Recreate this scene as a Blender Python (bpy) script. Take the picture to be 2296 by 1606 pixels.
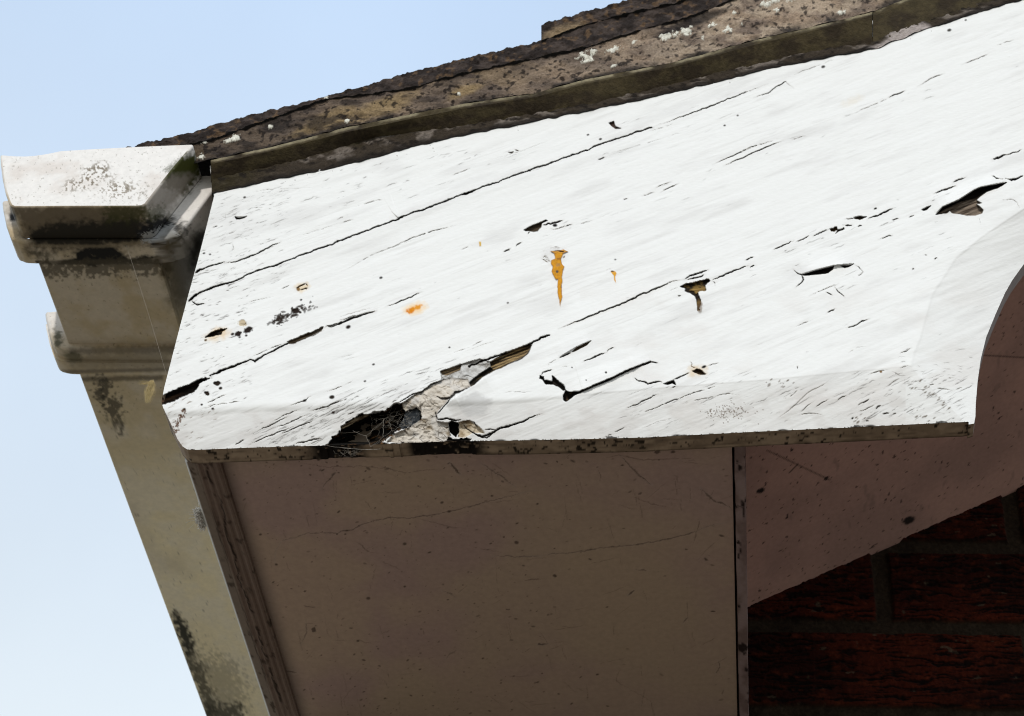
import bpy, math, random
import numpy as np

# ---------------------------------------------------------------- clear
for o in list(bpy.data.objects):
    bpy.data.objects.remove(o)
sc = bpy.context.scene
rng = np.random.default_rng(7)
random.seed(7)

# ---------------------------------------------------------------- camera
PPX, PPY, FOC = 1148.0, 803.0, 4100.0            # photo measured at 2296 x 1606
_V = np.array([572.0, 4197.0])
_dY = np.array([_V[0], _V[1], FOC]); _dY /= np.linalg.norm(_dY)
_zx = 400.0; _zy = -(FOC * FOC + _V[0] * _zx) / _V[1]
_dZ = np.array([_zx, _zy, FOC]); _dZ /= np.linalg.norm(_dZ)
_dX = np.cross(_dY, _dZ); _dX *= np.sign(_dX[0])
ROT = np.stack([_dX, _dY, _dZ], 1)               # world -> camera (x right, y down, z forward)
CAM = np.array([0.0, -0.8, 1.6])
from mathutils import Matrix, Vector
cam_data = bpy.data.cameras.new('camera')
cam_data.sensor_fit = 'HORIZONTAL'; cam_data.sensor_width = 36.0
cam_data.lens = FOC / 2296.0 * 36.0
cam_data.clip_start = 0.01; cam_data.clip_end = 2000.0
cam = bpy.data.objects.new('camera', cam_data); sc.collection.objects.link(cam)
M = Matrix.Identity(4)
rx, ry, rz = ROT[0], -ROT[1], -ROT[2]
for i in range(3):
    M[i][0] = rx[i]; M[i][1] = ry[i]; M[i][2] = rz[i]; M[i][3] = CAM[i]
cam.matrix_world = M
cam_data.dof.use_dof = True
cam_data.dof.focus_distance = 1.12
cam_data.dof.aperture_fstop = 26.0
sc.camera = cam

# ---------------------------------------------------------------- sky and sun
SUN_EL, SUN_AZ = math.radians(31), math.radians(-6)     # azimuth from -Y towards -X (front left of the gable)
sun_dir = Vector((math.sin(SUN_AZ) * math.cos(SUN_EL), -math.cos(SUN_AZ) * math.cos(SUN_EL), math.sin(SUN_EL)))
world = bpy.data.worlds.new('World'); sc.world = world; world.use_nodes = True
wn, wl = world.node_tree.nodes, world.node_tree.links
bg = wn['Background']
sky = wn.new('ShaderNodeTexSky'); sky.sky_type = 'NISHITA'; sky.sun_disc = False
sky.sun_elevation = SUN_EL
sky.sun_rotation = math.atan2(sun_dir.x, sun_dir.y)
sky.air_density = 1.0; sky.dust_density = 2.5; sky.ozone_density = 1.0
tc = wn.new('ShaderNodeTexCoord')
cn = wn.new('ShaderNodeTexNoise'); cn.inputs['Scale'].default_value = 2.2; cn.inputs['Detail'].default_value = 5
cr = wn.new('ShaderNodeMapRange'); cr.inputs['From Min'].default_value = 0.35; cr.inputs['From Max'].default_value = 0.75
cr.inputs['To Min'].default_value = 0.80; cr.inputs['To Max'].default_value = 0.95
wl.new(tc.outputs['Generated'], cn.inputs['Vector']); wl.new(cn.outputs['Fac'], cr.inputs['Value'])
mx = wn.new('ShaderNodeMix'); mx.data_type = 'RGBA'
sx_ = wn.new('ShaderNodeSeparateXYZ'); wl.new(tc.outputs['Generated'], sx_.inputs[0])
zr = wn.new('ShaderNodeMapRange'); zr.inputs['From Min'].default_value = 0.52; zr.inputs['From Max'].default_value = 0.84
wl.new(sx_.outputs['Z'], zr.inputs['Value'])
veil = wn.new('ShaderNodeMix'); veil.data_type = 'RGBA'            # thin high cloud veil, whiter towards the horizon
veil.inputs['A'].default_value = (10.3, 11.4, 12.2, 1); veil.inputs['B'].default_value = (7.5, 9.6, 12.6, 1)
wl.new(zr.outputs['Result'], veil.inputs['Factor']); wl.new(veil.outputs['Result'], mx.inputs['B'])
wl.new(cr.outputs['Result'], mx.inputs['Factor'])
wl.new(sky.outputs['Color'], mx.inputs['A'])
wl.new(mx.outputs['Result'], bg.inputs['Color'])
bg.inputs['Strength'].default_value = 0.085
sd = bpy.data.lights.new('sun', 'SUN'); sd.energy = 2.0; sd.angle = math.radians(2.5); sd.color = (1.0, 0.95, 0.88)
sun = bpy.data.objects.new('sun', sd); sc.collection.objects.link(sun)
sun.rotation_euler = sun_dir.to_track_quat('Z', 'Y').to_euler()
sun.location = (-3, -4, 6)
sc.view_settings.view_transform = 'Standard'; sc.view_settings.look = 'None'
sc.view_settings.exposure = 0.0; sc.view_settings.gamma = 1.0
sc.cycles.filter_width = 1.05
sc.cycles.max_bounces = 8; sc.cycles.diffuse_bounces = 5

# ---------------------------------------------------------------- helpers: measuring
def rays(px, py):
    d = np.stack([np.asarray(px, float) - PPX, np.asarray(py, float) - PPY, np.full(np.shape(px), FOC)], -1)
    return d @ ROT
def on_y(px, py, Y):
    px, py = np.broadcast_arrays(np.asarray(px, float), np.asarray(py, float))
    w = rays(px, py); Y = np.asarray(Y, float)
    return CAM + w * ((Y - CAM[1]) / w[..., 1])[..., None]
def on_z(px, py, Z):
    px, py = np.broadcast_arrays(np.asarray(px, float), np.asarray(py, float))
    w = rays(px, py)
    return CAM + w * ((np.asarray(Z, float) - CAM[2]) / w[..., 2])[..., None]
def proj(P):
    c = (P - CAM) @ ROT.T
    return c[..., 0] / c[..., 2] * FOC + PPX, c[..., 1] / c[..., 2] * FOC + PPY

# ---------------------------------------------------------------- helpers: noise
def _hash(ix, iy, iz, seed):
    h = (ix.astype(np.int64) * 374761393 + iy.astype(np.int64) * 668265263 + iz.astype(np.int64) * 2147483647 + seed * 1274126177) & 0xFFFFFFFF
    h = ((h ^ (h >> 13)) * 1274126177) & 0xFFFFFFFF
    h = ((h ^ (h >> 16)) * 2246822519) & 0xFFFFFFFF
    return ((h ^ (h >> 15)) & 0xFFFFFF) / float(0xFFFFFF)
def vnoise(x, y, z=0.0, seed=0):
    x, y, z = np.broadcast_arrays(np.asarray(x, float), np.asarray(y, float), np.asarray(z, float))
    flat = not np.any(z)
    ix, iy, iz = np.floor(x), np.floor(y), np.floor(z)
    fx, fy, fz = x - ix, y - iy, z - iz
    fx = fx * fx * (3 - 2 * fx); fy = fy * fy * (3 - 2 * fy); fz = fz * fz * (3 - 2 * fz)
    def pl(k):
        a = _hash(ix, iy, iz + k, seed); b = _hash(ix + 1, iy, iz + k, seed)
        c = _hash(ix, iy + 1, iz + k, seed); d = _hash(ix + 1, iy + 1, iz + k, seed)
        t = a + (b - a) * fx
        return t + ((c + (d - c) * fx) - t) * fy
    lo = pl(0)
    if flat: return lo
    return lo + (pl(1) - lo) * fz
def fbm(x, y, z=0.0, seed=0, oct=4, gain=0.5):
    s = 0.0; a = 1.0; t = 0.0; f = 1.0
    for o in range(oct):
        s = s + a * vnoise(np.asarray(x) * f, np.asarray(y) * f, np.asarray(z) * f, seed + o * 17); t += a; a *= gain; f *= 2.03
    return s / t
def cells(x, y, seed=0):
    ix, iy = np.floor(x), np.floor(y); f1 = np.full(np.shape(x), 9.0); f2 = f1.copy()
    for dx in (-1, 0, 1):
        for dy in (-1, 0, 1):
            cx, cy = ix + dx, iy + dy
            d = np.hypot(cx + _hash(cx, cy, cx * 0, seed) - x, cy + _hash(cx, cy, cx * 0, seed + 5) - y)
            f2 = np.where(d < f1, f1, np.minimum(f2, d)); f1 = np.minimum(f1, d)
    return f2 - f1
def sstep(a, b, x):
    t = np.clip((x - a) / (b - a), 0, 1); return t * t * (3 - 2 * t)
def lerp(a, b, t):
    t = np.asarray(t)[..., None]; return np.asarray(a) * (1 - t) + np.asarray(b) * t

def seg_dist(X, Y, pts, closed=False):
    """distance to a polyline, the arc parameter of the nearest point and the side (cross product sign)"""
    pts = np.asarray(pts, float)
    n = len(pts); m = n if closed else n - 1
    best = np.full(X.shape, 1e9); par = np.zeros(X.shape); side = np.zeros(X.shape)
    L = np.linalg.norm(np.roll(pts, -1, 0) - pts, axis=1)[:m]; cum = np.concatenate([[0], np.cumsum(L)])
    for i in range(m):
        a = pts[i]; b = pts[(i + 1) % n]; d = b - a; l2 = max(d @ d, 1e-9)
        t = np.clip(((X - a[0]) * d[0] + (Y - a[1]) * d[1]) / l2, 0, 1)
        dx = X - (a[0] + t * d[0]); dy = Y - (a[1] + t * d[1])
        q = np.hypot(dx, dy); k = q < best
        best = np.where(k, q, best); par = np.where(k, (cum[i] + t * L[i]) / max(cum[-1], 1e-9), par)
        side = np.where(k, d[0] * dy - d[1] * dx, side)
    return best, par, side
def inside(X, Y, pts):
    pts = np.asarray(pts, float); n = len(pts); r = np.zeros(X.shape, bool)
    for i in range(n):
        x1, y1 = pts[i]; x2, y2 = pts[(i + 1) % n]
        if y1 == y2: continue
        c = ((y1 > Y) != (y2 > Y)) & (X < (x2 - x1) * (Y - y1) / (y2 - y1) + x1)
        r ^= c
    return r
def sdf(X, Y, pts):
    d, _, _ = seg_dist(X, Y, pts, True)
    return np.where(inside(X, Y, pts), d, -d)

# ---------------------------------------------------------------- helpers: objects
def link(o, parent=None):
    sc.collection.objects.link(o)
    if parent is not None:
        o.parent = parent
        if parent.type == 'EMPTY': o.location = -parent.location
    return o
def tag(o, label=None, cat=None, group=None, kind=None):
    if label: o['label'] = label
    if cat: o['category'] = cat
    if group: o['group'] = group
    if kind: o['kind'] = kind
    return o
def thing(name, label, cat, loc=(0, 0, 0), group=None):
    o = bpy.data.objects.new(name, None); o.empty_display_size = 0.02; o.location = loc
    link(o); return tag(o, label, cat, group)
def mesh_obj(name, verts, quads, mat, parent=None, col=None, smooth=True):
    verts = np.array(verts, float).reshape(-1, 3); org = np.zeros(3)
    if parent is None: org = (verts.min(0) + verts.max(0)) / 2; verts = verts - org
    verts = np.ascontiguousarray(verts, np.float32); quads = np.ascontiguousarray(quads, np.int32)
    me = bpy.data.meshes.new(name)
    nv, nf, k = len(verts), len(quads), quads.shape[1]
    me.vertices.add(nv); me.vertices.foreach_set('co', verts.ravel())
    me.loops.add(nf * k); me.loops.foreach_set('vertex_index', quads.ravel())
    me.polygons.add(nf); me.polygons.foreach_set('loop_start', np.arange(0, nf * k, k, dtype=np.int32))
    me.polygons.foreach_set('loop_total', np.full(nf, k, np.int32))
    me.polygons.foreach_set('use_smooth', np.full(nf, smooth, bool))
    if col is not None:
        c = np.ones((nv, 4), np.float32); c[:, :3] = np.clip(np.asarray(col, np.float32).reshape(-1, 3), 0, 1)
        at = me.attributes.new('Col', 'FLOAT_COLOR', 'POINT'); at.data.foreach_set('color', c.ravel())
    me.materials.append(mat); me.update(calc_edges=True); me.validate()
    ob = bpy.data.objects.new(name, me)
    if parent is None: ob.location = org
    return link(ob, parent)
def grid_quads(H, W, flip=False):
    i = np.arange(H * W).reshape(H, W)
    q = np.stack([i[:-1, :-1], i[1:, :-1], i[1:, 1:], i[:-1, 1:]], -1)
    return q[..., ::-1] if flip else q
def grid_obj(name, P, mat, parent=None, col=None, mask=None, flip=False, smooth=True):
    H, W = P.shape[:2]
    q = grid_quads(H, W, flip)
    q = q[mask] if mask is not None else q.reshape(-1, 4)
    used = np.zeros(H * W, bool); used[q.ravel()] = True
    idx = np.cumsum(used) - 1
    return mesh_obj(name, P.reshape(-1, 3)[used], idx[q], mat, parent, None if col is None else col.reshape(-1, 3)[used], smooth)
def merge(parts):
    """parts: list of (verts, quads, col) -> one"""
    V, Q, C = [], [], []; n = 0
    for v, q, c in parts:
        v = np.asarray(v).reshape(-1, 3); V.append(v); Q.append(np.asarray(q).reshape(-1, 4) + n); C.append(np.asarray(c).reshape(-1, 3)); n += len(v)
    return np.concatenate(V), np.concatenate(Q), np.concatenate(C)

def material(name, rough=0.6, noise_scale=300.0, noise_amt=0.12, bump=0.15, bump_scale=900.0, bump_dist=0.0004, stretch=(1, 1, 1), base=None, rot=None, coat=0.0, spec=0.12):
    m = bpy.data.materials.new(name); m.use_nodes = True
    n, l = m.node_tree.nodes, m.node_tree.links
    b = n['Principled BSDF']; b.inputs['Roughness'].default_value = rough
    b.inputs['Specular IOR Level'].default_value = spec
    if coat: b.inputs['Coat Weight'].default_value = coat; b.inputs['Coat Roughness'].default_value = 0.15
    tco = n.new('ShaderNodeTexCoord'); mp = n.new('ShaderNodeMapping'); mp.inputs['Scale'].default_value = stretch
    if rot: mp.inputs['Rotation'].default_value = rot
    l.new(tco.outputs['Object'], mp.inputs['Vector'])
    n1 = n.new('ShaderNodeTexNoise'); n1.inputs['Scale'].default_value = noise_scale; n1.inputs['Detail'].default_value = 6
    n1.inputs['Roughness'].default_value = 0.65
    l.new(mp.outputs['Vector'], n1.inputs['Vector'])
    mr = n.new('ShaderNodeMapRange'); mr.inputs['From Min'].default_value = 0.3; mr.inputs['From Max'].default_value = 0.7
    mr.inputs['To Min'].default_value = 1 - noise_amt; mr.inputs['To Max'].default_value = 1 + noise_amt * 0.6
    l.new(n1.outputs['Fac'], mr.inputs['Value'])
    mul = n.new('ShaderNodeMix'); mul.data_type = 'RGBA'; mul.blend_type = 'MULTIPLY'; mul.inputs['Factor'].default_value = 1.0
    if base is None:
        at = n.new('ShaderNodeAttribute'); at.attribute_name = 'Col'; l.new(at.outputs['Color'], mul.inputs['A'])
    else:
        mul.inputs['A'].default_value = (*base, 1)
    l.new(mr.outputs['Result'], mul.inputs['B']); l.new(mul.outputs['Result'], b.inputs['Base Color'])
    n2 = n.new('ShaderNodeTexNoise'); n2.inputs['Scale'].default_value = bump_scale; n2.inputs['Detail'].default_value = 5
    l.new(mp.outputs['Vector'], n2.inputs['Vector'])
    bp = n.new('ShaderNodeBump'); bp.inputs['Strength'].default_value = bump; bp.inputs['Distance'].default_value = bump_dist
    l.new(n2.outputs['Fac'], bp.inputs['Height']); l.new(bp.outputs['Normal'], b.inputs['Normal'])
    return m

PITCH = math.radians(28.4)
M_PAINT = material('weathered_white_paint', 0.8, 500, 0.03, 0.16, 700, 0.0005, (0.4, 1, 1), rot=(0, PITCH, 0))
M_WOOD = material('bare_rotten_wood', 0.9, 900, 0.5, 0.6, 900, 0.0012, (0.12, 1, 1), rot=(0, PITCH, 0))
M_FILLER = material('old_cream_filler', 0.85, 400, 0.16, 0.35, 900, 0.0006)
M_RUST = material('amber_rust_run', 0.6, 500, 0.25, 0.4, 700, 0.0006)
M_SOFFIT = material('grimy_soffit_paint', 0.75, 260, 0.10, 0.1, 900, 0.0003)
M_TILE = material('mossy_concrete', 0.95, 600, 0.40, 0.6, 800, 0.0012)
M_SLATE = material('algae_slate', 0.85, 300, 0.4, 0.5, 700, 0.0012)
M_MORTAR = material('crumbling_mortar', 0.95, 400, 0.35, 0.7, 800, 0.0015)
M_PVC = material('aged_white_plastic', 0.55, 220, 0.09, 0.08, 600, 0.0004, spec=0.2)
M_BRICK = material('creased_red_brick', 0.9, 350, 0.5, 0.7, 500, 0.0015)
M_WEB = material('web_silk', 0.8, 300, 0.2, 0.1, base=(0.30, 0.27, 0.23))
M_COCOON = material('cocoon_silk', 0.8, 300, 0.2, 0.1, base=(0.92, 0.89, 0.83))
M_FLUFF = material('straw_fluff', 0.8, 300, 0.3, 0.1, base=(0.50, 0.40, 0.20))
M_GROUND = material('ground_paving', 0.9, 3.0, 0.3, 0.3, 40, 0.01, base=(0.26, 0.225, 0.18))

def reg(ox, oy, s):
    """converter from an enlarged view of the photograph to photograph pixels (2296 wide)"""
    k = 2296 / 2441
    return lambda pts: [((ox + x * s) * k, (oy + y * s) * k) for x, y in pts]
rA, rB, rC = reg(0, 300, .2615), reg(0, 600, .2615), reg(350, 900, .2615)
rD, rE, rF = reg(700, 780, .2615), reg(1200, 500, .2615), reg(1200, 780, .2615)
rG, rH = reg(1841, 300, .2615), reg(1841, 700, .2615)
rI, rJ, rK = reg(1241, 0, .5227), reg(200, 100, .5227), reg(400, 400, .2615)
rL, rM, rN, rO = reg(900, 250, .4355), reg(1241, 1000, .5227), reg(600, 1100, .378), reg(100, 1100, .378)

# ---------------------------------------------------------------- ground
def ground():
    n = 41
    t = np.linspace(-1, 1, n); s = np.sign(t) * np.abs(t) ** 3 * 400
    X, Y = np.meshgrid(s, s)
    P = np.stack([X, Y, 0.02 * (vnoise(X * .3, Y * .3) - .5)], -1)
    tag(grid_obj('ground', P, M_GROUND, flip=True), kind='structure')
ground()

# ================================================================ painting layers on a measured sheet
class Layers:
    def __init__(s, X, Y, col, xs, ys, seed=0):
        s.X, s.Y, s.col, s.xs, s.ys = X, Y, col, xs, ys
        s.thin = True
        s.dep = np.zeros(X.shape)              # mm into the surface
        s.lab = np.zeros(X.shape, np.int8)     # 0 paint 1 wood 2 filler 3 rust
        s.JX = (fbm(X / 12, Y / 12, seed=seed + 1, oct=4, gain=.65) - .5) * 8
        s.JY = (fbm(X / 12, Y / 12, seed=seed + 2, oct=4, gain=.65) - .5) * 8
        Pb = on_y(X, Y, 0.0)                    # the grain runs up the pitch of the roof
        s.U = (Pb[..., 0] * math.cos(PITCH) + Pb[..., 2] * math.sin(PITCH)) * 3400
        s.W = (-Pb[..., 0] * math.sin(PITCH) + Pb[..., 2] * math.cos(PITCH)) * 3000
    def win(s, pts, pad):
        p = np.asarray(pts); a, b = p.min(0) - pad, p.max(0) + pad
        i0, i1 = np.searchsorted(s.ys, [a[1], b[1]]); j0, j1 = np.searchsorted(s.xs, [a[0], b[0]])
        return (slice(max(i0 - 1, 0), i1 + 1), slice(max(j0 - 1, 0), j1 + 1))
    def crack(s, pts, w=3.0, dep=2.0, c=(.018, .014, .011), a=1.0, wob=.5, taper=True, lab=0, wvar=.5):
        if len(pts) < 2: return
        sl = s.win(pts, w + 10); wob = wob * 1.35; X = s.X[sl] + s.JX[sl] * wob; Y = s.Y[sl] + s.JY[sl] * wob
        if X.size == 0: return
        d, t, _ = seg_dist(X, Y, pts)
        ww = w * (1 - wvar + 2 * wvar * (.55 * vnoise(s.X[sl] / 17, s.Y[sl] / 17, seed=5) + .45 * vnoise(s.X[sl] / 5, s.Y[sl] / 5, seed=6)))
        if taper: ww = ww * np.clip(np.minimum(t, 1 - t) * 3.2 + .03, 0, 1) ** .9
        ww = ww * ((.56 if w < 3 else .58) if s.thin else 1.0)
        brk = sstep(.12, .34, vnoise(s.X[sl] / 9 + s.Y[sl] / 23, s.Y[sl] / 9, seed=15)) if w < 2.3 and s.thin else 1.0
        a = a * brk
        s.col[sl] = lerp(s.col[sl], (.42, .40, .38), np.clip(1 - d / (w * 1.5), 0, 1) ** 2 * .22 * a * (w > 2))
        k = np.clip(ww / 2 - d + .42, 0, 1) * np.clip(ww / 1.3, 0, 1) * a
        dep = min(dep, .3 + .45 * w)
        s.col[sl] = lerp(s.col[sl], c, k)
        s.dep[sl] = np.maximum(s.dep[sl], s.dep[sl] * (1 - k) + dep * k)
        if lab: s.lab[sl][k > .5] = lab
    def poly(s, pts, dep=2.0, c=(.018, .014, .011), a=1.0, wob=.7, feather=1.2, lab=0, cfn=None, rel=False, slope=0.0, rag=0.0):
        sl = s.win(pts, 14); X = s.X[sl] + s.JX[sl] * wob; Y = s.Y[sl] + s.JY[sl] * wob
        if X.size == 0: return
        d = sdf(X, Y, pts)
        if rag: d = d + (fbm(s.X[sl] / 5, s.Y[sl] / 5, seed=77, oct=3) - .5) * rag
        k = np.clip(d / feather + .5, 0, 1) * a
        cc = cfn(s.X[sl], s.Y[sl], s.U[sl], s.W[sl], d) if cfn else c
        s.col[sl] = s.col[sl] * (1 - k[..., None]) + np.asarray(cc) * k[..., None]
        dd = dep + slope * np.maximum(d, 0)
        s.dep[sl] = s.dep[sl] + dd * k if rel else s.dep[sl] * (1 - k) + dd * k
        if lab is not None: s.lab[sl][k > .5] = lab
    def lift(s, pts, side, h=1.5, lam=30.0):
        """paint curling up towards an open edge"""
        sl = s.win(pts, lam * 3); X = s.X[sl]; Y = s.Y[sl]
        d, t, sd_ = seg_dist(X, Y, pts)
        k = (sd_ * side > 0) * np.exp(-(d / lam) ** 1.3) * np.clip(np.minimum(t, 1 - t) * 5, 0, 1)
        s.dep[sl] -= h * k
    def blot(s, x, y, r, c, a=1.0, asp=1.0, ang=0.0, rag=.6, dep=0.0, soft=.35, lab=None):
        if max(c) < .09 and r < 7 and s.thin: c = tuple(v * .3 for v in c)
        sl = s.win([(x, y)], r * max(asp, 1) * 2.2); X = s.X[sl] - x; Y = s.Y[sl] - y
        if X.size == 0: return
        ca, sa = math.cos(ang), math.sin(ang)
        q = np.hypot((X * ca + Y * sa) / asp, -X * sa + Y * ca) / r
        if r < 4.2: rag, soft, dep = 0.0, max(soft, .6), 0.0
        q = q + (fbm(s.X[sl] / (r * .5 + 2), s.Y[sl] / (r * .5 + 2), seed=int(x) % 97, oct=3) - .5) * 2 * rag
        k = np.clip((1 - q) / soft + .5, 0, 1) * a
        s.col[sl] = lerp(s.col[sl], c, k); s.dep[sl] += dep * k
        if lab is not None: s.lab[sl][k > .6] = lab

DARK = (.014, .011, .009)
WHITE = np.array([.80, .81, .805])

# ================================================================ bargeboard
barge = thing('bargeboard', 'white painted timber bargeboard with cracked flaking paint and a rotten lower corner', 'bargeboard', (-.335, .012, 2.352))
_x = np.arange(332, 2320, 1.3); xs = np.concatenate([_x, 2320 + np.cumsum(np.geomspace(1.4, 14, 170))])
_y = np.arange(-40, 1046, 1.3); ys = np.concatenate([(-40 - np.cumsum(np.geomspace(1.4, 14, 85)))[::-1], _y])
X, Y = np.meshgrid(xs, ys)
top_line = [(470, 372), (600, 345), (901, 280), (1317, 195), (1585, 130), (1757, 90), (1963, 45), (2296, -70), (3400, -520)]
arc_outer = [(3400, 60), (2900, 255), (2600, 380), (2450, 462), (2370, 520), (2296, 592), (2270, 628), (2253, 658), (2233, 703), (2211, 757), (2199, 806), (2192, 855), (2188, 904), (2187, 935), (2184, 950), (2172, 952)]
bot_outer = [(2172, 946), (2080, 950), (1920, 958), (1700, 968), (1450, 981), (1300, 985), (1150, 988), (1000, 990), (860, 996), (700, 1000), (560, 1004), (440, 1009), (420, 1008), (410, 1002)]
left_end = [(398, 985), (383, 950), (366, 915), (362, 902), (368, 870), (384, 808), (404, 730), (424, 655), (442, 590), (462, 512), (480, 440)]
outline = np.array(top_line + arc_outer + bot_outer + left_end, float)
inner = np.array([(330, 921), (367, 915), (575, 899), (900, 893), (1180, 888), (1450, 870), (1732, 848), (2039, 818), (2045, 790), (2059, 757), (2086, 658), (2115, 615), (2140, 576), (2200, 528), (2296, 465), (2450, 360), (2600, 275), (2900, 140), (3400, -60)], float)
outer_low = np.array(arc_outer[:-1] + bot_outer + [(398, 1010), (330, 1012)], float)
SD = sdf(X, Y, outline)
# pull the nodes nearest the outline onto it so the silhouette is clean
_st = np.maximum(np.gradient(xs)[None], np.gradient(ys)[:, None]); near = np.abs(SD) < .80 * _st
nx, ny = X[near], Y[near]; bd = np.full(nx.shape, 1e9); qx, qy = nx.copy(), ny.copy()
for i in range(len(outline)):
    a, b = outline[i], outline[(i + 1) % len(outline)]; d = b - a
    t = np.clip(((nx - a[0]) * d[0] + (ny - a[1]) * d[1]) / max(d @ d, 1e-9), 0, 1)
    px, py = a[0] + t * d[0], a[1] + t * d[1]; q = np.hypot(nx - px, ny - py); k = q < bd
    bd = np.where(k, q, bd); qx = np.where(k, px, qx); qy = np.where(k, py, qy)
X = X.copy(); Y = Y.copy(); X[near] = qx; Y[near] = qy
node_in = (SD > 0) | near
def bevel(outer, inn, hgt, soft_):
    do_, _, _ = seg_dist(X, Y, outer); di_, _, sd_ = seg_dist(X, Y, inn)
    q_ = np.where(sd_ > 0, np.clip(di_ / (do_ + di_ + 1e-6), 0, 1), 0)
    return hgt * (q_ * .85 + .15 * q_ ** 1.6) * sstep(0, soft_, q_)
CH = np.maximum(bevel(np.array([(2400, 930)] + bot_outer + [(398, 1010), (330, 1012)], float), np.concatenate([inner[:8], [(2400, 790)]]), 8.6, sstep(1500, 900, X) * .22 + .04),
                bevel(np.array(arc_outer[:-1] + [(2168, 1060)], float), np.concatenate([[(1990, 1060)], inner[7:]]), 10.0, .06))
col = np.ones(X.shape + (3,)) * WHITE
L = Layers(X, Y, col, xs, ys, 3)
# gentle undulation and raised grain
L.dep += (fbm(L.U / 160, L.W / 22, seed=31, oct=3) - .5) * .50 + (fbm(L.U / 40, L.W / 5, seed=32, oct=2) - .5) * .10
grime_relief = sstep(.5, .85, fbm(L.U / 130, L.W / 26, seed=33, oct=4))
col[:] = lerp(col, (.66, .66, .655), grime_relief * .55)  # uneven grime tone that also paints in soft relief shading
streak = sstep(.62, .80, fbm(L.U / 70, L.W / 3.2, seed=39, oct=2)) * sstep(.45, .66, fbm(L.U / 150, L.W / 40, seed=40, oct=3))
col[:] = lerp(col, (.42, .40, .385), streak * .16); L.dep += streak * .03
left_zone = sstep(640, 380, X + .25 * (Y - 430))
col[:] = lerp(col, (.62, .615, .60), left_zone * .35 * fbm(X / 25, Y / 18, seed=35))
chz = sstep(0.3, 3, CH) * (X < 2030)
col[:] = lerp(col, (.66, .645, .63), chz * (.25 + .5 * sstep(.42, .7, fbm(X / 40, Y / 25, seed=36))))
col[:] = lerp(col, (.70, .68, .66), sstep(.5, .75, fbm(X / 120, Y / 60, seed=38)) * .5 * sstep(560, 760, Y) * (X > 1300))

# --- small broken hairlines along the grain, denser where the photograph shows them
def dashes(n, box, wmul=1.0, dens=None, a0=.25, a1=.9, lmin=8, lmax=46, tan=False, dslope=0.0):
    x0, y0, x1, y1 = box
    for _ in range(n):
        x = rng.uniform(x0, x1); y = rng.uniform(y0, y1)
        if dens is not None and rng.random() > dens(x, y): continue
        l = lmin + (lmax - lmin) * rng.random() ** 2.2
        g0 = on_y(x, y, 0.0); g1 = g0 + np.array([math.cos(PITCH), 0, math.sin(PITCH)]) * .01; gx_, gy_ = proj(g1)
        m = (gy_ - y) / (gx_ - x) + rng.normal(0, .025) + dslope - (.06 if y > 885 else 0)
        k = max(2, int(l / 12) + 2); tt = np.linspace(0, l, k)
        pts = [(x + t, y + m * t + rng.normal(0, .8)) for t in tt]
        c = (.03, .022, .016) if not tan else (.16, .10, .05)
        L.crack(pts, (1.5 + 1.6 * rng.random() ** 1.6) * wmul, .12, c, rng.uniform(a0, a1), wob=.35)
line1 = lambda x: 670 - .364 * (x - 430)
def band(cx, cy, sl, wid):
    return lambda x, y: math.exp(-((y - (cy + sl * (x - cx))) / wid) ** 2)
dashes(300, (490, 330, 1180, 560), dens=band(800, 410, -.25, 45), a1=.8)
dashes(240, (420, 430, 640, 640), .9, a0=.2, a1=.8, lmax=30)
dashes(220, (370, 600, 560, 900), 1.0, a0=.3, a1=.95, lmax=28)
dashes(420, (540, 830, 980, 1000), 1.0, dens=band(760, 940, -.42, 36), a0=.35, a1=1, lmax=64)
dashes(200, (560, 890, 830, 1000), 1.05, dens=band(720, 950, -.42, 34), a0=.35, a1=1, lmax=60, dslope=-.04)
dashes(60, (700, 780, 1160, 900), 1.0, dens=band(930, 850, -.36, 22), a0=.2, a1=.75)
dashes(90, (1440, 300, 1900, 470), 1.0, dens=band(1600, 395, -.36, 16), a0=.25, a1=.8)
dashes(70, (1680, 100, 2296, 320), 1.0, dens=band(1990, 240, -.36, 22), a0=.15, a1=.7)
dashes(60, (1240, 240, 1640, 400), .9, dens=band(1440, 300, -.36, 40), a0=.12, a1=.55)
dashes(200, (1640, 420, 2296, 640), 1.05, dens=band(1960, 505, -.40, 26), a0=.2, a1=.85)
dashes(60, (1840, 520, 2150, 660), 1.0, dens=band(1990, 590, -.42, 30), a0=.15, a1=.7)
dashes(130, (1380, 840, 2150, 965), 1.0, a0=.15, a1=.7, lmax=60)
dashes(60, (2000, 780, 2180, 940), 1.0, a0=.2, a1=.7, lmax=26, dslope=.35)
dashes(70, (1900, 840, 2150, 950), 1.2, a0=.3, a1=.9, lmax=40, dslope=-.12)
dashes(60, (600, 560, 1300, 780), .8, dens=band(900, 660, -.36, 60), a0=.12, a1=.5)
dashes(60, (1180, 470, 1420, 560), .8, dens=band(1280, 510, -.3, 20), a0=.15, a1=.6)
dashes(90, (400, 300, 2290, 900), .8, a0=.08, a1=.35, lmax=60)
dashes(60, (370, 880, 480, 1000), 1.0, a0=.3, a1=.9, lmax=18, tan=True)

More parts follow.
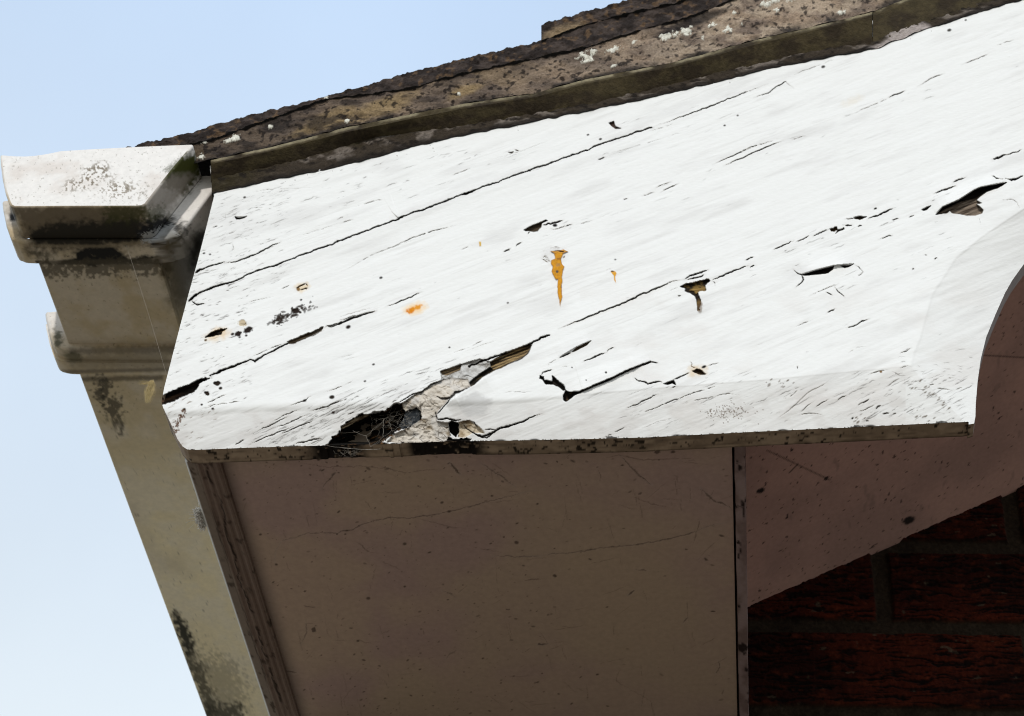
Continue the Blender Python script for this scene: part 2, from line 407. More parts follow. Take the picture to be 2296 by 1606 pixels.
# --- the long splits along the grain
C = L.crack
c1 = rK([(195, 1215), (290, 1140), (460, 1075), (600, 1040), (745, 970), (850, 930), (960, 900), (1200, 805), (1540, 680), (1820, 575), (2110, 465)]) + rL([(115, 620), (290, 560), (450, 495), (520, 472), (640, 430), (800, 370), (930, 325), (1100, 265), (1200, 225), (1330, 180), (1500, 125)])
c1b = rL([(1500, 125), (1600, 90), (1850, 0)]) + rI([(840, 495), (980, 440), (1130, 383)])
L.lift(c1, 1, .9, 22)
C(c1, 4.4, 4, taper=False, wvar=.35); C(c1b, 2.6, 2.5); C(c1[:4], 5.5, 5, taper=False)
C(rK([(195, 1215), (230, 1180), (290, 1140)]), 10, 5)
C(rL([(450, 495), (480, 485), (540, 470)]), 7, 4)
C(rI([(1195, 362), (1300, 320), (1420, 275), (1500, 245)]), 1.6, 1, a=.8)
C(rI([(1065, 448), (1130, 425), (1165, 397), (1205, 375), (1245, 403)]), 2.6, 2)
C(rK([(250, 960), (330, 920), (450, 880), (530, 852)]), 5, 4); C(rK([(250, 965), (300, 930)]), 9, 4)
C(rK([(510, 870), (600, 862), (720, 820), (790, 797), (900, 740), (1035, 672)]), 4, 3); C(rK([(1035, 672), (1160, 640), (1400, 560), (1600, 500)]), 1.5, 1, a=.6)
C(rK([(215, 1215), (262, 1252), (345, 1236)]), 4, 2.5)
# lower split with the bare strip
r954 = reg(381, 691, .4159)
C(r954([(285, 492), (350, 465), (440, 430), (520, 400), (545, 408), (590, 380), (650, 355), (680, 335), (740, 305), (800, 288)]), 4.6, 3, taper=False)
C(r954([(515, 398), (545, 412), (560, 400)]), 5, 2)
C(r954([(500, 395), (640, 335), (735, 300)]), 2, 1)
C(r954([(800, 288), (880, 262), (940, 232)]), 2.4, 1.5)
C(r954([(940, 218), (1010, 205), (1100, 165), (1240, 120)]), 5, 3)
C(r954([(1000, 190), (1120, 150), (1230, 120)]), 2, 1)
c3 = rB([(1900, 1135), (2000, 1100), (2100, 1060), (2200, 1015), (2294, 985)])
C(c3, 6, 4)
wood_c = lambda X, Y, U, W, d: lerp((.055, .038, .024), (.27, .20, .12), sstep(.35, .75, fbm(U / 60, W / 3.2, seed=51, oct=3)))
wood_dark = lambda X, Y, U, W, d: lerp((.012, .009, .007), (.09, .05, .028), sstep(.5, .85, fbm(U / 70, W / 3.5, seed=52, oct=3)))
L.poly(rC([(108, 235), (130, 170), (280, 100), (430, 45), (530, 5), (570, 15), (480, 60), (470, 95), (430, 130), (260, 210), (150, 245), (120, 280)]), 5, cfn=wood_dark, lab=1, rag=3)
L.poly(rK([(1085, 1590), (1130, 1570), (1290, 1510), (1250, 1545), (1200, 1580), (1130, 1606)]), 2.5, cfn=wood_c, lab=1)
L.poly(rD([(-60, 150), (60, 80), (170, 40), (270, -2), (262, 25), (210, 58), (60, 120), (0, 155)]), 2.5, cfn=wood_c, lab=1)
C(rD([(0, 155), (60, 120), (210, 58)]), 3, 3)
C(rK([(1320, 1497), (1370, 1475), (1410, 1455), (1400, 1490), (1340, 1505)]), 4, 2, c=(.2, .17, .14))
C(rK([(1430, 1455), (1550, 1420)]), 3, 2.5); C(rK([(1480, 1455), (1640, 1395), (1900, 1302)]), 4.2, 3)
C(rK([(1480, 1390), (1700, 1320), (1920, 1265)]), 1.6, 1, a=.6)
C(rK([(1980, 1270), (2060, 1243), (2190, 1190), (2270, 1152), (2330, 1130)]), 2.8, 2)
# the middle split
c5 = rE([(500, 1090), (580, 1055), (660, 1025), (830, 955), (930, 915), (1070, 865), (1180, 810), (1290, 760), (1410, 710), (1540, 655), (1640, 632)])
L.lift(c5, -1, .9, 25)
C(c5, 3.2, 3)
C(rE([(1890, 645), (2010, 600), (2120, 550), (2240, 505)]), 4.2, 3); C(rE([(2200, 465), (2294, 432)]), 2.4, 2); C(rE([(2250, 525), (2294, 505)]), 4, 2)
C(rG([(0, 1137), (90, 1097), (160, 1065), (200, 1045)]), 3.4, 2.5); C(rG([(220, 1065), (285, 1037), (340, 998)]), 2.6, 2)
C(rG([(370, 1010), (450, 975), (525, 940)]), 3, 2.5)
L.poly(rG([(525, 940), (585, 925), (598, 950), (560, 970), (535, 962)]), 2.5, c=(.05, .03, .012)); L.poly(rG([(595, 947), (650, 933), (657, 947), (612, 960), (575, 985)]), 2.5, c=(.04, .03, .02))
C(rG([(660, 912), (735, 905)]), 4, 2); C(rG([(780, 920), (815, 912)]), 3, 1)
L.poly(rG([(745, 838), (800, 820), (862, 830), (800, 857), (755, 852)]), 2.5, c=(.04, .028, .015)); C(rG([(660, 855), (760, 845)]), 2.4, 1)
C(rG([(870, 850), (960, 815), (1110, 752)]), 4.6, 3); C(rG([(925, 762), (955, 752)]), 4, 2)
C(rG([(1090, 862), (1155, 845)]), 3, 1.5); C(rG([(1240, 838), (1292, 815)]), 2.6, 1.5)
L.poly(rG([(1360, 768), (1400, 745), (1448, 728), (1412, 765), (1380, 774)]), 2.5)
C(rG([(1470, 622), (1560, 590), (1680, 545)]), 3.4, 2); C(rG([(1640, 520), (1770, 465)]), 3.2, 2, c=(.10, .09, .08))
C(rG([(2010, 310), (2092, 285)]), 4.2, 2); C(rG([(2125, 278), (2200, 247), (2290, 218)]), 2.6, 1.5)
C(rI([(2150, 727), (2220, 707)]), 4, 2)
# big torn opening on the right with a wood fleck
opn = rG([(1490, 815), (1550, 745), (1700, 680), (1840, 590), (1900, 565), (2080, 530), (2137, 520), (2060, 567), (1960, 602), (1890, 650), (1862, 680), (1910, 708), (1862, 715), (1925, 770), (1910, 800), (1850, 820), (1770, 820), (1640, 797), (1618, 777), (1590, 797)])
L.lift(rG([(1490, 800), (1550, 738), (1700, 672), (1840, 582), (1900, 557), (2080, 522), (2137, 512)]), -1, 3.2, 26)
L.poly(opn, 3.4, cfn=lambda X, Y, U, W, d: lerp((.05, .035, .025), (.25, .20, .155), sstep(.3, .75, fbm(U / 50, W / 3, seed=53, oct=3))), lab=1, wob=.3)
L.poly(rG([(1490, 815), (1550, 742), (1700, 678), (1840, 588), (1900, 563), (2080, 528), (2137, 518), (2060, 565), (1960, 598), (1850, 660), (1700, 700), (1600, 745)]), 5, DARK, lab=1, wob=.2)  # dark band paints the shadow in the gap under the lifted paint
L.poly(rG([(2075, 486), (2180, 490), (2285, 458), (2240, 487), (2180, 507), (2148, 489)]), 3, DARK); C(rG([(1990, 447), (2040, 475), (2090, 487)]), 2, 1)
C(rG([(2070, 690), (2130, 672), (2200, 677), (2240, 702), (2262, 777)]), 1.8, 1, a=.8); C(rG([(1878, 812), (1890, 860), (1900, 912)]), 1.8, .5, a=.9, wob=.1)
# mid right peel
L.lift(rG([(265, 1352), (400, 1312), (560, 1272), (740, 1255)]), -1, 2.2, 20)
L.poly(rG([(262, 1360), (400, 1320), (562, 1278), (550, 1310), (510, 1345), (430, 1355), (290, 1367)]), 3.5, DARK, wob=.2)
C(rG([(190, 1308), (230, 1350), (268, 1362), (285, 1405), (268, 1432), (212, 1475)]), 3.6, 2.5, wob=.2)
L.poly(rG([(618, 1274), (680, 1275), (742, 1260), (690, 1291), (658, 1298)]), 3, DARK, wob=.2)
C(rG([(742, 1261), (790, 1290), (830, 1335), (805, 1360), (740, 1382)]), 2.2, 1.2, wob=.2)
C(rG([(565, 1465), (600, 1515), (665, 1568)]), 2.4, 1.5, wob=.2); C(rG([(488, 1515), (552, 1548)]), 2.6, 1.5, wob=.1); C(rG([(335, 1548), (440, 1505), (530, 1470), (610, 1440)]), 2.2, 1)
C(rG([(975, 1037), (1040, 1015), (1100, 1000)]), 2.6, 1.2); C(rG([(1385, 1175), (1412, 1187)]), 2.8, 1); C(rG([(1475, 1222), (1490, 1205), (1505, 1208)]), 2.6, 1); C(rG([(1275, 1313), (1295, 1303)]), 3, 1)
# upper bare patch, left of the rust run
L.poly(rE([(185, 187), (270, 140), (390, 93), (402, 105), (350, 125), (345, 160), (310, 195), (270, 205), (240, 202), (200, 197)]), 2.8, cfn=lambda X, Y, U, W, d: lerp((.03, .022, .015), (.10, .075, .05), fbm(U / 40, W / 3, seed=54)), lab=1, wob=.4)
C(rE([(355, 145), (430, 125), (490, 115), (545, 93)]), 4.4, 2.5); C(rE([(430, 170), (460, 180), (500, 175), (550, 152), (560, 130)]), 2.4, 1.4); C(rE([(555, 157), (630, 130)]), 2.6, 1.4)
L.blot(*rE([(470, 143)])[0], 3.5, DARK, 1, 1.5); C(rE([(240, 200), (220, 230)]), 2, 1); C(rE([(680, 140), (830, 95)]), 2, 1, a=.8); C(rE([(0, 392), (60, 362)]), 2.6, 1.5); C(rE([(105, 345), (130, 320), (162, 296)]), 2, 1)
# knot with dark resin
kn = rE([(1605, 705), (1660, 675), (1740, 660), (1870, 630), (1882, 650), (1840, 690), (1842, 740), (1790, 740), (1770, 760), (1800, 820), (1806, 870), (1785, 900), (1790, 922), (1768, 926), (1770, 890), (1758, 840), (1745, 790), (1690, 760), (1650, 745), (1650, 720)])
L.poly(kn, 2.4, cfn=lambda X, Y, U, W, d: lerp((.02, .015, .01), (.20, .13, .04), sstep(.5, .7, fbm(X / 12, Y / 8, seed=55))), lab=1, wob=.6)
L.poly(rE([(1690, 740), (1770, 715), (1840, 700), (1836, 738), (1790, 742), (1760, 770), (1740, 750)]), 1.5, (.30, .19, .06), .8, lab=1)
L.blot(*rE([(1790, 880)])[0], 13, (.16, .10, .05), .7, .5, rag=.5, dep=-.8)
C(rE([(1650, 640), (1700, 605), (1872, 553)]), 5, 2.5, c=(.05, .05, .055)); C(rE([(1670, 645), (1760, 620), (1840, 595)]), 4, 2); C(rE([(1600, 700), (1500, 750)]), 1.6, .8, a=.7); C(rE([(1590, 790), (1615, 780)]), 3, 1)
C(rE([(1885, 645), (1925, 665), (1930, 690)]), 2.2, 1)
# peels below it
L.lift(rF([(505, 275), (660, 182), (800, 118)]), -1, 1.2, 14)
C(rF([(505, 285), (560, 258), (620, 232)]), 5, 3, wob=.2); L.poly(rF([(620, 230), (660, 190), (740, 150), (800, 124), (762, 165), (700, 197), (640, 226)]), 3, cfn=lambda X, Y, U, W, d: lerp((.02, .015, .01), (.17, .12, .07), sstep(2, 5, Y - (900 - .45 * X) * 0 + d * 0 + fbm(U / 20, W / 4, seed=8) * 6)), lab=1, wob=.2)
C(rF([(720, 317), (850, 262), (940, 230)]), 4, 2.5); C(rF([(940, 230), (960, 205), (1010, 188)]), 3, 2)
C(rF([(395, 380), (415, 330), (500, 290)]), 1.6, 1, a=.8); C(rF([(335, 440), (365, 410), (450, 385)]), 3, 2); C(rF([(520, 365), (600, 350)]), 1.6, 1, a=.8)
L.lift(rF([(590, 600), (720, 577), (1000, 455), (1340, 312)]), -1, 2.6, 34)
L.poly(rF([(328, 440), (368, 452), (378, 485), (440, 490), (445, 440), (490, 480), (552, 535), (572, 570), (545, 580), (500, 547), (450, 527), (380, 515), (362, 482), (330, 472)]), 3.5, DARK, wob=.7)
L.poly(rF([(568, 573), (600, 590), (722, 583), (640, 632), (600, 667), (570, 682), (545, 667), (540, 630), (558, 602)]), 4, cfn=lambda X, Y, U, W, d: lerp((.012, .01, .008), (.09, .06, .035), sstep(.6, .8, fbm(X / 8, Y / 8, seed=9))), lab=1, wob=.4)
C(rF([(700, 590), (850, 525), (1000, 465), (1060, 430), (1200, 370), (1340, 318)]), 6.5, 3.5, taper=False, wob=.3); C(rF([(1335, 318), (1375, 322), (1415, 331)]), 4, 2, wob=.1)
C(rF([(1190, 463), (1230, 490), (1290, 500), (1320, 520), (1420, 495), (1460, 510)]), 4.5, 3); C(rF([(1540, 487), (1600, 462), (1700, 410)]), 3, 2)
L.poly(rF([(1458, 520), (1490, 505), (1552, 485), (1562, 502), (1576, 532), (1540, 515), (1500, 528)]), 3.5, DARK, wob=.2)
L.blot(*rF([(1770, 400)])[0], 12, (.60, .40, .16), .5, 1.7, -.2, rag=.6, soft=.9)
L.poly(rF([(1718, 402), (1760, 380), (1812, 395), (1852, 428), (1800, 433), (1750, 420)]), 2.4, (.05, .03, .015), lab=1); C(rF([(1705, 318), (1722, 345), (1715, 362), (1760, 375)]), 2.6, 1.2, c=(.28, .18, .07))
L.blot(*rF([(1828, 362)])[0], 3, DARK, 1, 1.8, -.4); C(rF([(1815, 362), (1900, 347), (2000, 310)]), 1.8, .8, a=.8)
C(rF([(1125, 745), (1200, 710), (1290, 670), (1415, 610)]), 3.2, 1.8); C(rF([(1170, 830), (1330, 760), (1500, 690), (1720, 605), (1840, 575), (2000, 510), (2092, 480)]), 2.2, 1.2)
C(rF([(1600, 712), (1800, 660), (1960, 630), (2050, 605), (2130, 620), (2185, 632)]), 1.8, 1, a=.75); C(rF([(905, 1012), (1000, 970), (1110, 915), (1170, 915)]), 2, 1.2, a=.85)
C(rF([(1540, 560), (1580, 540)]), 3, 1); C(rF([(1250, 930), (1420, 860), (1560, 825)]), 1.6, .8, a=.6); C(rF([(600, 720), (820, 630), (1000, 545)]), 1.5, .8, a=.6); C(rF([(0, 600), (60, 592), (280, 592)]), 2, .8, c=(.3, .3, .32), a=.6)
for q in range(150):
    x, y = rng.normal(2050, 105), rng.normal(775, 36); p = rF([(x, y)])[0]; L.blot(p[0], p[1], rng.uniform(.8, 1.5), (.16, .12, .09), .8)
for x, y, r in ((935, 413, 2.4), (985, 465, 2), (755, 483, 1.6), (625, 368, 1.6)):
    p = rF([(x, y)])[0]; L.blot(*p, r, DARK, 1)
# chamfer wrinkles near the arc
for pts, w, a in (([(30, 1150), (150, 1070), (330, 900), (450, 840), (560, 765)], 3.2, .45), ([(250, 1090), (330, 1020), (400, 968)], 2.4, .6), ([(390, 1042), (470, 985), (522, 963)], 3, .8), ([(588, 972), (640, 942), (682, 935)], 3, .8), ([(815, 1007), (890, 960)], 3.6, .95), ([(710, 1065), (800, 1010), (880, 965)], 2.2, .7), ([(775, 1082), (850, 1060), (950, 1000)], 2.4, .7), ([(940, 1060), (960, 1035), (995, 1022)], 4, .9), ([(1000, 1102), (1070, 1088)], 4.6, .95), ([(720, 1150), (745, 1130)], 5, .95), ([(1000, 880), (1100, 810), (1200, 750)], 2.2, .55), ([(870, 740), (970, 712), (1065, 690)], 2.2, .9), ([(1145, 688), (1255, 655)], 1.8, .8), ([(1090, 710), (1150, 740), (1190, 722)], 2.2, .8), ([(1420, 842), (1480, 825)], 2.6, .8), ([(1475, 868), (1530, 868), (1640, 885)], 2.2, .7), ([(1665, 882), (1720, 862), (1760, 872)], 2.2, .7), ([(1575, 692), (1660, 685)], 2, .6), ([(1585, 777), (1680, 763)], 2, .7), ([(680, 550), (780, 490), (870, 485)], 2, .5), ([(240, 1110), (340, 1090), (460, 1105)], 2.2, .7), ([(80, 970), (160, 945), (250, 870)], 2, .6), ([(850, 1165), (880, 1165)], 5, .8), ([(1100, 1100), (1130, 1092)], 4, .8)):
    C(rH(pts), w, .9, c=(.10, .085, .07) if w < 3.3 else (.05, .04, .03), a=a, wob=.3)
C(rH([(680, 317), (750, 295), (800, 265), (890, 225)]), 3.2, 1.8); C(rH([(190, 310), (290, 270), (380, 240)]), 1.8, 1, a=.7); C(rH([(490, 180), (550, 155), (582, 140)]), 3.2, 1.4); C(rH([(1165, 545), (1220, 527), (1270, 490)]), 2.4, 1.2); C(rH([(228, 665), (228, 685)]), 3, .6)
L.blot(*rH([(990, 712)])[0], 3, (.2, .12, .05), 1)
for x, y in ((1540, 1030), (1640, 1060), (1330, 1100), (1400, 1130), (1280, 860), (1390, 870), (1440, 910), (1480, 940), (770, 1155), (815, 1150), (20, 830), (110, 820), (60, 835)):
    for q in range(4):
        p = rH([(x + rng.normal(0, 35), y + rng.normal(0, 20))])[0]; L.blot(p[0], p[1], rng.uniform(.8, 1.9), (.11, .08, .05), rng.uniform(.4, .9), 2.4, -.6)
# left chamfer cracks
for pts, w in (([(1130, 412), (1240, 352), (1400, 290)], 2.4), ([(1490, 312), (1560, 290), (1650, 262), (1800, 200)], 3.4), ([(1540, 300), (1650, 265), (1760, 210)], 2.4), ([(1000, 490), (1120, 440), (1300, 350)], 2.6), ([(800, 622), (850, 590), (900, 560)], 3), ([(920, 622), (1100, 540), (1380, 432)], 2.8), ([(1340, 612), (1420, 590), (1520, 570), (1600, 552)], 4), ([(1290, 262), (1430, 215), (1520, 160)], 2), ([(1600, 150), (1760, 90), (1900, 20)], 1.8), ([(1150, 470), (1330, 400), (1480, 330)], 2.4), ([(1200, 530), (1380, 450), (1540, 380)], 2.8), ([(1830, 345), (1900, 312)], 2.6), ([(530, 245), (640, 190), (740, 155)], 2), ([(480, 300), (620, 250), (900, 215)], 1.8)):
    C(rC(pts), w, 1.2, c=(.05, .038, .028), a=.9, wob=.5)
for x, y, r in ((545, 147, 4.5), (640, 55, 5.5), (672, 98, 3.2), (1690, 180, 4), (1700, 320, 3), (340, 292, 3), (600, 285, 2.4), (500, 248, 2.2)):
    p = rC([(x, y)])[0]; L.blot(*p, r, (.06, .035, .02), 1, 1.3, -.3, dep=.8)
for q in range(70):
    t = rng.random(); p = rC([(345 - 110 * t + rng.normal(0, 16), 300 + 210 * t + rng.normal(0, 10))])[0]
    L.blot(p[0], p[1], rng.uniform(1, 2.2), (.10, .04, .014), .8)
# fine hairlines on the upper half
for r_, pts, w, a in ((rK, [(1520, 980), (1600, 945), (1700, 890), (1850, 800), (2100, 705), (2294, 642)], 1.8, .7), (rL, [(0, 817), (90, 775), (200, 725), (330, 685), (470, 650)], 2, .75), (rK, [(710, 1230), (880, 1195), (960, 1178)], 1.8, .8), (rK, [(1020, 1112), (1130, 1065)], 1.8, .8), (rK, [(700, 1290), (800, 1270)], 1.6, .6), (rK, [(980, 1310), (1090, 1268)], 1.6, .6), (rL, [(360, 403), (450, 370), (540, 338)], 1.8, .7), (rL, [(620, 302), (780, 255), (950, 190)], 1.5, .6), (rL, [(1205, 302), (1250, 288)], 3, .9), (rL, [(1250, 290), (1380, 240), (1600, 170)], 1.5, .5), (rI, [(360, 730), (450, 690), (680, 622)], 1.4, .5), (rI, [(585, 600), (680, 575)], 1.8, .7), (rL, [(1830, 330), (1930, 285), (2050, 235), (2090, 215)], 2.4, .9), (rL, [(1895, 335), (2000, 290), (2120, 235), (2222, 195)], 3.4, 1), (rI, [(875, 750), (960, 715), (1050, 672), (1190, 630)], 2, .8), (rI, [(1235, 640), (1300, 620)], 2.2, .8), (rI, [(1480, 537), (1560, 500), (1640, 467), (1740, 418)], 1.8, .7), (rI, [(1675, 447), (1715, 432), (1755, 412)], 3.2, 1), (rI, [(1810, 395), (1870, 360), (1935, 335)], 2.4, .8), (rI, [(2010, 297), (2070, 275), (2145, 240)], 2.2, .8), (rI, [(2165, 210), (2255, 180)], 2, .7), (rL, [(1450, 500), (1520, 478)], 2.2, .8), (rL, [(1520, 457), (1560, 438), (1610, 422)], 2.4, .9), (rL, [(1545, 482), (1590, 458), (1650, 430)], 2.4, .9), (rL, [(690, 807), (730, 785)], 2.8, .95), (rL, [(755, 778), (792, 750)], 2.4, .85), (rL, [(440, 802), (530, 763)], 1.7, .7), (rL, [(1345, 520), (1370, 512)], 2.4, .9), (rK, [(700, 390), (770, 370), (900, 362)], 1.8, .6), (rK, [(660, 250), (900, 200), (1400, 180)], 1.6, .45), (rK, [(400, 550), (460, 530)], 2, .8), (rK, [(560, 770), (600, 740), (590, 690)], 2.4, .7), (rK, [(480, 440), (520, 460), (530, 410)], 2, .5), (rK, [(530, 610), (600, 590), (640, 560)], 2, .5), (rK, [(360, 490), (440, 450)], 2, .5), (rK, [(640, 630), (740, 660)], 2, .5), (rK, [(1690, 360), (1900, 300), (2000, 290)], 2, .6), (rK, [(1480, 500), (1640, 430)], 2.2, .7), (rK, [(1580, 505), (1690, 470)], 2.2, .6), (rD, [(1380, 268), (1450, 235), (1600, 185), (1830, 75)], 1.8, .7), (rD, [(1530, 235), (1700, 170), (1850, 120)], 1.6, .6), (rD, [(400, 285), (560, 245)], 1.4, .5), (rD, [(430, 310), (580, 265)], 1.4, .5), (rC, [(180, 1600), (190, 1600)], 1, .1)):
    C(r_(pts), w, 1.2, a=a, wob=.35)
for r_, x, y, r in ((rK, 1943, 1003, 2.6), (rI, 1380, 305, 3), (rL, 1220, 188, 2.4), (rL, 1150, 165, 1.6), (rI, 308, 615, 1.8), (rI, 930, 573, 1.7), (rI, 990, 527, 1.7), (rI, 1955, 138, 3.2), (rI, 2030, 92, 1.8), (rL, 1900, 113, 1.6), (rK, 700, 270, 2.2), (rK, 330, 780, 2), (rK, 385, 790, 1.8), (rE, 40, 850, 1.8), (rE, 1020, 455, 1.5), (rD, 650, 493, 2), (rD, 1420, 185, 1.7), (rD, 345, 637, 3.6), (rD, 100, 670, 3), (rD, 728, 340, 2.2)):
    p = r_([(x, y)])[0]; L.blot(*p, r, (.05, .035, .02), .95, 1.5, -.3)
for q in range(60):      # dirt under the tiles
    t = rng.random(); p = (560 + 1560 * t, 412 - 370 * t + rng.exponential(10)); L.blot(p[0], p[1], rng.uniform(.8, 1.6), (.12, .09, .07), .6)
L.lift(rK([(610, 445), (720, 443)]), -1, .5, 10)
L.poly(rK([(608, 446), (650, 460), (722, 443), (690, 462), (650, 473), (620, 470)]), 2.5, DARK, wob=.2)
L.poly(rL([(1265, 100), (1293, 90), (1302, 118), (1335, 130), (1302, 133), (1280, 117)]), 2, (.07, .045, .035), wob=.1, lab=1)
L.poly(rL([(715, 262), (745, 258), (735, 268)]), 1.5, (.2, .17, .15), wob=.1); C(rL([(750, 248), (775, 250)]), 2.4, 1, c=(.2, .17, .15))
# speck cluster
for q in range(110):
    t = rng.beta(2, 2); p = rK([(900 + 440 * t + rng.normal(0, 26), 1440 - 215 * t + rng.normal(0, 22))])[0]
    L.blot(p[0], p[1], .8 + 2.2 * rng.random() ** 2, (.07, .045, .03), rng.uniform(.6, 1), rng.uniform(1, 2.6), -.45 + rng.normal(0, .4))
for q in range(60):
    p = rK([(1035 + rng.normal(0, 35), 1375 + rng.normal(0, 26))])[0]; L.blot(p[0], p[1], .8 + 2.2 * rng.random() ** 2, (.07, .045, .03), rng.uniform(.6, 1), rng.uniform(1, 2.6), -.45 + rng.normal(0, .4))
for x, y, r in ((590, 1517, 3), (640, 1520, 5.5), (735, 1482, 6.5), (655, 1545, 2), (715, 1530, 2.2), (345, 1572, 2.4), (1645, 1452, 4), (1215, 1205, 2), (1165, 1303, 4.5)):
    p = rK([(x, y)])[0]; L.blot(*p, r, (.05, .028, .02), 1, 1.4, -.4, dep=.6)

# --- rust stains and the rotten nail holes
L.blot(*rK([(455, 1515)])[0], 13, (.70, .48, .22), .55, 1.9, -.25, rag=.5, soft=1.0)
L.poly(rK([(340, 1552), (390, 1500), (460, 1477), (545, 1465), (500, 1497), (490, 1520), (430, 1532), (370, 1552)]), 3, cfn=lambda X, Y, U, W, d: lerp((.015, .01, .008), (.10, .06, .03), sstep(.5, .8, fbm(X / 8, Y / 8, seed=61))), lab=1, wob=.7)
C(rK([(460, 1505), (500, 1497), (550, 1468)]), 2.6, 1, c=(.45, .30, .12))
L.blot(*rK([(680, 1418)])[0], 6.5, (.50, .40, .25), .9, 1.5, -.1, dep=.5); C(rK([(650, 1425), (700, 1432), (735, 1400), (790, 1385)]), 2, 1)
L.blot(*rK([(1225, 1090)])[0], 9, (.72, .52, .24), .6, 1.6, -.3, rag=.5, soft=1.0)
C(rK([(1165, 1105), (1200, 1085), (1265, 1050)]), 5, 1.5, c=(.14, .075, .03)); C(rK([(1195, 1120), (1240, 1107), (1280, 1098)]), 3.2, 1.2, c=(.10, .06, .03)); C(rK([(1265, 1055), (1275, 1085)]), 4.5, 1.0, c=(.30, .18, .07)); L.blot(*rK([(1190, 1108)])[0], 4, (.22, .13, .05), 1)
L.blot(*rK([(2255, 1285)])[0], 11, (.85, .55, .20), .75, 1.9, -.25, rag=.45, soft=1.2)
L.blot(*rK([(2215, 1300)])[0], 5.5, (.66, .22, .008), 1, 1.7, -.35, rag=.7, soft=.6); L.blot(*rK([(2275, 1275)])[0], 4.6, (.72, .28, .012), .95, 2.2, -.35, rag=.7, soft=.6)
L.poly(rL([(555, 748), (566, 750), (568, 772), (558, 776)]), -.3, (.62, .40, .10), lab=3, wob=.1)
L.blot(*rI([(1510, 465)])[0], 8, (.72, .60, .42), .25, 2.6, -.4, rag=.8, soft=1.2)
rust = rE([(428, 380), (510, 371), (545, 362), (588, 380), (546, 400), (536, 430), (526, 450), (531, 490), (557, 520), (541, 550), (535, 620), (541, 660), (530, 700), (531, 760), (537, 795), (526, 830), (517, 882), (509, 830), (500, 790), (494, 760), (489, 700), (496, 640), (475, 637), (450, 590), (439, 560), (450, 520), (433, 490), (439, 460), (472, 447), (460, 400)])
# lifted grey ring round the top of the run
for k in range(16):
    a0 = rng.uniform(0, 6.28); n = 7; rr = rng.uniform(.55, 1.05)
    pts = [(462 + 120 * rr * math.cos(a0 + j * .16), 412 + 66 * rr * math.sin(a0 + j * .16)) for j in range(n)]
    C(rE(pts), rng.uniform(1.2, 2.2), .6, c=(.22, .19, .16), a=rng.uniform(.4, .9), wob=.6)
L.blot(*rE([(455, 415)])[0], 18, (.66, .655, .65), .5, 1.7, 0, rag=.3, soft=.6)
rust_c = lambda X, Y, U, W, d: lerp((.60, .265, .004), (.28, .11, .01), sstep(.60, .82, fbm(X / 9, Y / 7, seed=62, oct=3)) * .8 + .35 * (d < 1.6))
L.poly(rust, -.9, cfn=rust_c, lab=3, wob=.35, rel=False)
C(rE([(430, 383), (500, 378), (560, 382)]), 3.4, .4, c=(.14, .08, .03)); L.blot(*rE([(490, 565)])[0], 3.2, (.10, .07, .05), 1); L.blot(*rE([(500, 505)])[0], 5, (.40, .22, .07), .7)
C(rE([(345, 437), (405, 425)]), 2, .5, c=(.15, .13, .11)); C(rE([(345, 447), (385, 470), (410, 482)]), 2.4, .6, c=(.2, .16, .12)); C(rE([(545, 440), (566, 425)]), 3, .6, c=(.12, .09, .07))
L.poly(rE([(978, 567), (1018, 558), (1032, 580), (1019, 610), (1026, 667), (1010, 642), (1007, 600)]), -.5, (.70, .34, .03), lab=3, wob=.15); C(rE([(975, 567), (1012, 563)]), 3, .6, c=(.12, .08, .04))
for k in range(5):
    a0 = rng.uniform(2, 5); C(rE([(975 + 42 * math.cos(a0 + j * .2), 562 + 24 * math.sin(a0 + j * .2)) for j in range(5)]), 1.5, .4, c=(.35, .33, .31), a=.6)

# --- the rotten pocket at the bottom edge
def craze(X, Y, sd_):
    jx = (fbm(X / 7, Y / 7, seed=sd_ + 1, oct=2) - .5) * 9; jy = (fbm(X / 7, Y / 7, seed=sd_ + 2, oct=2) - .5) * 9
    big = sstep(.085, .025, cells((X + jx) / 34, (Y + jy) / 24, sd_)); fine = sstep(.11, .03, cells((X + jx) / 15, (Y + jy) / 11, sd_ + 3))
    return np.maximum(big * sstep(.42, .60, vnoise(X / 18, Y / 18, seed=sd_ + 9)), fine * .5 * sstep(.48, .62, vnoise(X / 26, Y / 20, seed=sd_ + 8)))
grey_old = lambda X, Y, U, W, d: lerp(lerp((.56, .56, .55), (.36, .35, .33), sstep(.48, .75, fbm(X / 14, Y / 10, seed=63))), (.09, .075, .06), craze(X, Y, 85) * .7 + sstep(4, .5, d) * .35)  # dark rim near the patch edge is painted shadow
cream = lambda X, Y, U, W, d: lerp(lerp(lerp((.62, .57, .50), (.34, .28, .205), sstep(.46, .78, fbm(X / 22, Y / 15, seed=64))), (.62, .60, .57), sstep(.55, .7, fbm(X / 30, Y / 20, seed=74)) * .7), (.07, .05, .035), craze(X, Y, 75) * .9 + sstep(5, .5, d) * .4)  # edge shadow darkened into the filler colour
L.poly(rD([(1335, 405), (1530, 335), (1700, 290), (1795, 318), (1785, 395), (1700, 430), (1610, 500), (1592, 545), (1500, 592), (1440, 640), (1360, 668), (1275, 625), (1240, 640), (1150, 600), (1250, 530), (1350, 480)]), 1.6, cfn=grey_old, lab=2, wob=.5)
C(rD([(2330, 75), (2250, 105), (2170, 148), (2010, 215), (1850, 265), (1720, 310), (1600, 360)]), 6.5, 3.5, taper=False)
gold = lambda X, Y, U, W, d: lerp((.03, .02, .01), (.36, .25, .12), sstep(.46, .74, fbm(U / 55, W / 3.4, seed=65, oct=3)))
